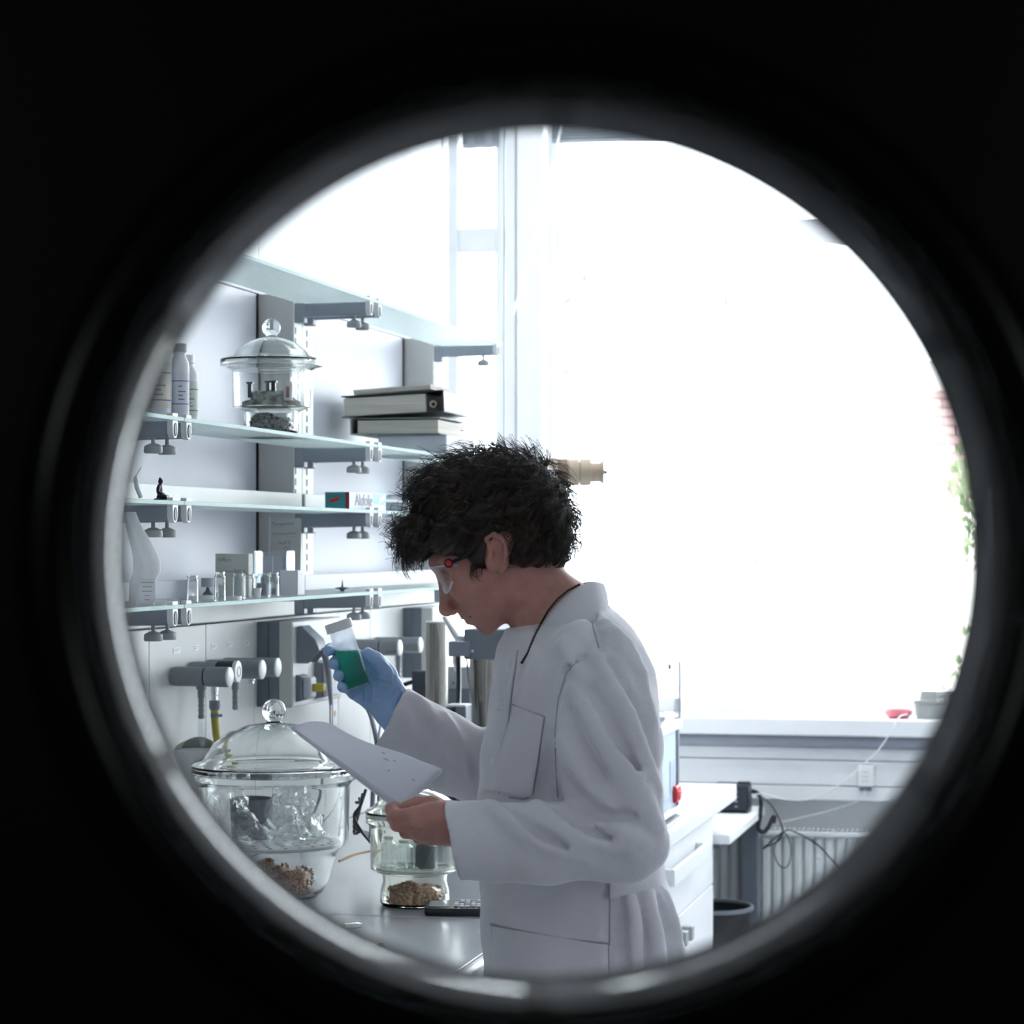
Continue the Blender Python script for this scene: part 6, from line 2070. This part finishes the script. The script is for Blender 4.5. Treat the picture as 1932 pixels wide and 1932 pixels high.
# long flyaway curls at the brow
wp = pos + PB
ppx = CX + wp[..., 0] * F / wp[..., 1]
ppy = CY - (wp[..., 2] - CAMZ) * F / wp[..., 1]
lat_ = np.abs(pos[..., 1])
bad = ((ppy > 1047) & (ppx > 806) & (ppx < 884) & (lat_ > 0.03)).any(1)
bad |= ((np.hypot((ppx - 939) / 19, (ppy - 1043) / 33) < 0.95) & (lat_ > 0.06)).any(1)
bad |= (ppy > 1072).any(1) & (ppx[:, 0] > 915)
pos = pos[~bad]
NS = len(pos)
hc = bpy.data.hair_curves.new('hair_strands')
hc.add_curves([KP] * NS)
hc.attributes['position'].data.foreach_set('vector', pos.astype(np.float32).ravel())
rad_ = hc.attributes.get('radius') or hc.attributes.new('radius', 'FLOAT', 'POINT')
rad_.data.foreach_set('value', np.tile(np.linspace(0.00045, 0.00018, KP), NS).astype(np.float32))
hc.materials.append(M_hair)
ho = bpy.data.objects.new('hair_strands', hc)
COL.objects.link(ho)
ho.parent = hair
ho['kind'] = 'stuff'

# ------------------------------------------------------------------ safety glasses
g_lens = thin('safety lens', (0.985, 0.985, 0.99), ior=1.3)
sg = bpy.data.objects.new('safety_glasses', None)
COL.objects.link(sg)
sg.parent = person
def strip(pts_u, pts_l, n=4):
    vs, fs = [], []
    for u_, l_ in zip(pts_u, pts_l):
        for k in range(n + 1):
            t = k / n
            vs.append(tuple(u_ * (1 - t) + l_ * t))
    for i in range(len(pts_u) - 1):
        for k in range(n):
            fs.append((i * (n + 1) + k, (i + 1) * (n + 1) + k, (i + 1) * (n + 1) + k + 1, i * (n + 1) + k + 1))
    mb = MB(); mb.add(vs, fs)
    return mb
up, lo = [], []
for (ux, uy, lx, ly, lt) in ((866, 1066, 856, 1095, 0.070), (850, 1066, 850, 1112, 0.066), (832, 1068, 845, 1118, 0.055), (818, 1070, 840, 1116, 0.035), (812, 1071, 836, 1108, 0.012)):
    up.append(H(ux, uy, -lt) - PB)
    lo.append(H(lx, ly, -lt) - PB)
u2 = [np.array([p[0], -p[1], p[2]]) for p in reversed(up)]
l2 = [np.array([p[0], -p[1], p[2]]) for p in reversed(lo)]
ol = strip(up + u2, lo + l2, 5).build('lens', g_lens, sg)
s = ol.modifiers.new('solid', 'SOLIDIFY'); s.thickness = 0.002
s = ol.modifiers.new('sub', 'SUBSURF'); s.levels = 1; s.render_levels = 1
m_cl = mat('pale frosted rim', (0.66, 0.70, 0.80), 0.2, var=0.02)
mb = MB(); mb.tube([Vector(p) for p in lo + l2], 0.0016, 8); mb.build('lower_rim', m_cl, sg)
mb = MB(); mb.tube([Vector(p) for p in up + u2], 0.0010, 8); mb.build('upper_rim', m_cl, sg)
for s in (-1, 1):
    hp = H(849, 1062, s * 0.0725) - PB
    mb = MB()
    MM = Matrix.Translation(hp) @ Matrix.Rotation(PI / 2 * (1 if s < 0 else -1), 4, 'X')
    mb.lathe([(0, -0.003), (0.0068, -0.003), (0.0068, 0.002), (0.0052, 0.0028), (0, 0.0028)], 24, MM)
    hg = mb.build('hinge', mat('dark navy', (0.01, 0.012, 0.03), 0.4), sg)
    mb = MB(); mb.lathe([(0, 0.0028), (0.0045, 0.0028), (0.004, 0.0042), (0, 0.0046)], 24, MM); mb.build('red_disc', M_red, hg)
    mb = MB(); mb.tube([hp, Vector(H(880, 1050, s * 0.078) - PB), Vector(H(912, 1028, s * 0.080) - PB), Vector(H(922, 1022, s * 0.079) - PB)], 0.0028, 8); mb.build('temple_arm', mat('dark navy', (0.01, 0.012, 0.03), 0.4), sg)
    # eye under the lid: dark lash line
    mb = MB(); mb.tube([Vector(H(842, 1095, s * 0.022) - PB), Vector(H(841, 1093, s * 0.031) - PB), Vector(H(847, 1091, s * 0.041) - PB)], 0.0011, 6); mb.build('eyelashes', M_hair, person)
    mb = MB(); mb.tube([Vector(H(822, 1066, s * 0.012) - PB), Vector(H(824, 1058, s * 0.03) - PB), Vector(H(836, 1055, s * 0.05) - PB)], [0.002, 0.003, 0.0015], 6); mb.build('eyebrow', M_hair, person)

# ------------------------------------------------------------------ papers and jar in the hands
A_, D_ = Vector(P(551, 1371, 3.52)), Vector(P(766, 1522, 3.487))
B_, C_ = Vector(P(626, 1366, 3.70)), Vector(P(836, 1459, 3.655))
pb = D_.copy()
vs, fs = [], []
n1, n2 = 24, 14
for i in range(n1 + 1):
    s = i / n1
    for j in range(n2 + 1):
        t = j / n2
        if t < 0.15:
            e = (0.15 - t) / 0.15
            q = A_.lerp(D_, s) + Vector((-0.002 * e, 0.003 * e, -0.011 * e * (0.35 + 0.65 * s)))
        else:
            tt = (t - 0.15) / 0.85
            q = A_.lerp(D_, s).lerp(B_.lerp(C_, s), tt)
            q.z += 0.006 * math.sin(PI * tt) - 0.004 * math.sin(2 * PI * s) * tt
            if s > 0.8 and tt > 0.6:
                q.z += 0.03 * (s - 0.8) * (tt - 0.6) / 0.08 * 0.2
        vs.append(tuple(q - pb))
for i in range(n1):
    for j in range(n2):
        fs.append((i * (n2 + 1) + j, (i + 1) * (n2 + 1) + j, (i + 1) * (n2 + 1) + j + 1, i * (n2 + 1) + j + 1))
paper = thing('paper_sheets', 'folded white paper sheets held in the bare hand', 'paper', pb, 0)
mb = MB(); mb.add(vs, fs)
o = mb.build('front_sheet', M_sheet, paper, 0, True, 80)
s = o.modifiers.new('solid', 'SOLIDIFY'); s.thickness = 0.0015; s.offset = -1
mb = MB()
mb.add([(p[0] + 0.004 * (1 - i / len(vs)), p[1] + 0.006, p[2] - 0.0045) for i, p in enumerate(vs)], fs)
o = mb.build('back_sheet', M_sheet, paper, 0, True, 80)
# few pencil marks
def on_paper(s, t):
    return A_.lerp(D_, s).lerp(B_.lerp(C_, s), t) - pb + Vector((0, 0, 0.006 * math.sin(PI * t) - 0.004 * math.sin(2 * PI * s) * t + 0.0006))
mb = MB()
for (s0, s1, t0) in ((0.62, 0.66, 0.55), (0.68, 0.70, 0.62), (0.90, 0.93, 0.45), (0.55, 0.58, 0.7), (0.72, 0.74, 0.35)):
    mb.tube([on_paper(s0, t0), on_paper((s0 + s1) / 2, t0 + 0.02), on_paper(s1, t0)], 0.0004, 5)
mb.build('pencil_marks', M_knob, paper)

jb, jt = Vector(P(678, 1295.5, 3.832)), Vector(P(637, 1172.5, 3.832))
ax = (jt - jb).normalized()
JL = (jt - jb).length
jar = thing('sample_jar', 'clear screw-cap jar of green liquid held in the blue glove', 'jar', jb, 0)
jar.rotation_euler = ax.to_track_quat('Z', 'Y').to_euler()
JR = 0.0186
capb = JL - 0.0150
mb = MB(); mb.lathe([(0, 0), (JR - 0.001, 0), (JR, 0.001), (JR, capb - 0.004), (JR * 0.96, capb), (JR * 0.96, JL - 0.004), (JR * 0.90, JL - .004), (JR * 0.90, capb), (JR - 0.0012, capb - 0.005), (JR - 0.0012, 0.0015), (0, 0.0015)], 40)
M_jar = bpy.data.materials.new('frosted jar plastic'); M_jar.use_nodes = True
_nt = M_jar.node_tree; _nt.nodes.clear()
_o = _nt.nodes.new('ShaderNodeOutputMaterial'); _t = _nt.nodes.new('ShaderNodeBsdfTransparent'); _l = _nt.nodes.new('ShaderNodeBsdfTranslucent')
_t.inputs['Color'].default_value = (0.97, 0.98, 0.99, 1); _l.inputs['Color'].default_value = (0.95, 0.96, 1.0, 1)
_n = _nt.nodes.new('ShaderNodeTexNoise'); _n.inputs['Scale'].default_value = 30
_r = _nt.nodes.new('ShaderNodeMapRange'); _r.inputs[3].default_value = 0.30; _r.inputs[4].default_value = 0.42
_x = _nt.nodes.new('ShaderNodeMixShader')
_nt.links.new(_n.outputs['Fac'], _r.inputs[0]); _nt.links.new(_r.outputs[0], _x.inputs[0])
_nt.links.new(_t.outputs[0], _x.inputs[1]); _nt.links.new(_l.outputs[0], _x.inputs[2]); _nt.links.new(_x.outputs[0], _o.inputs[0])
mb.build('wall', M_jar, jar)
mb = MB(); mb.lathe([(0, capb), (JR * 1.17, capb), (JR * 1.17, JL - 0.002), (JR * 1.1, JL), (0, JL)], 48); mb.build('cap', M_capw, jar)
lq = JL * 0.565
m_liq = mat('green liquid', (0.0, 0.56, 0.35), 0.12, trans=0.85, ior=1.33, var=0.03, spec=0.2)
tlt = ax.x / ax.z
mb = MB()
n = 40
vs = [(0, 0, 0.0018)] + [((JR - 0.0016) * math.cos(2 * PI * i / n), (JR - 0.0016) * math.sin(2 * PI * i / n), 0.0018) for i in range(n)]
inv = jar.rotation_euler.to_matrix().inverted()
upv = inv @ Vector((0, 0, 1))
for i in range(n):
    x, y = (JR - 0.0016) * math.cos(2 * PI * i / n), (JR - 0.0016) * math.sin(2 * PI * i / n)
    vs.append((x, y, lq - (upv.x * x + upv.y * y) / upv.z))
vs.append((0, 0, lq))
fs = []
for i in range(n):
    j = (i + 1) % n
    fs += [(0, 1 + j, 1 + i), (1 + i, 1 + j, 1 + n + j, 1 + n + i), (1 + n + i, 1 + n + j, 1 + 2 * n)]
mb.add(vs, fs)
mb.build('green_liquid', m_liq, jar)
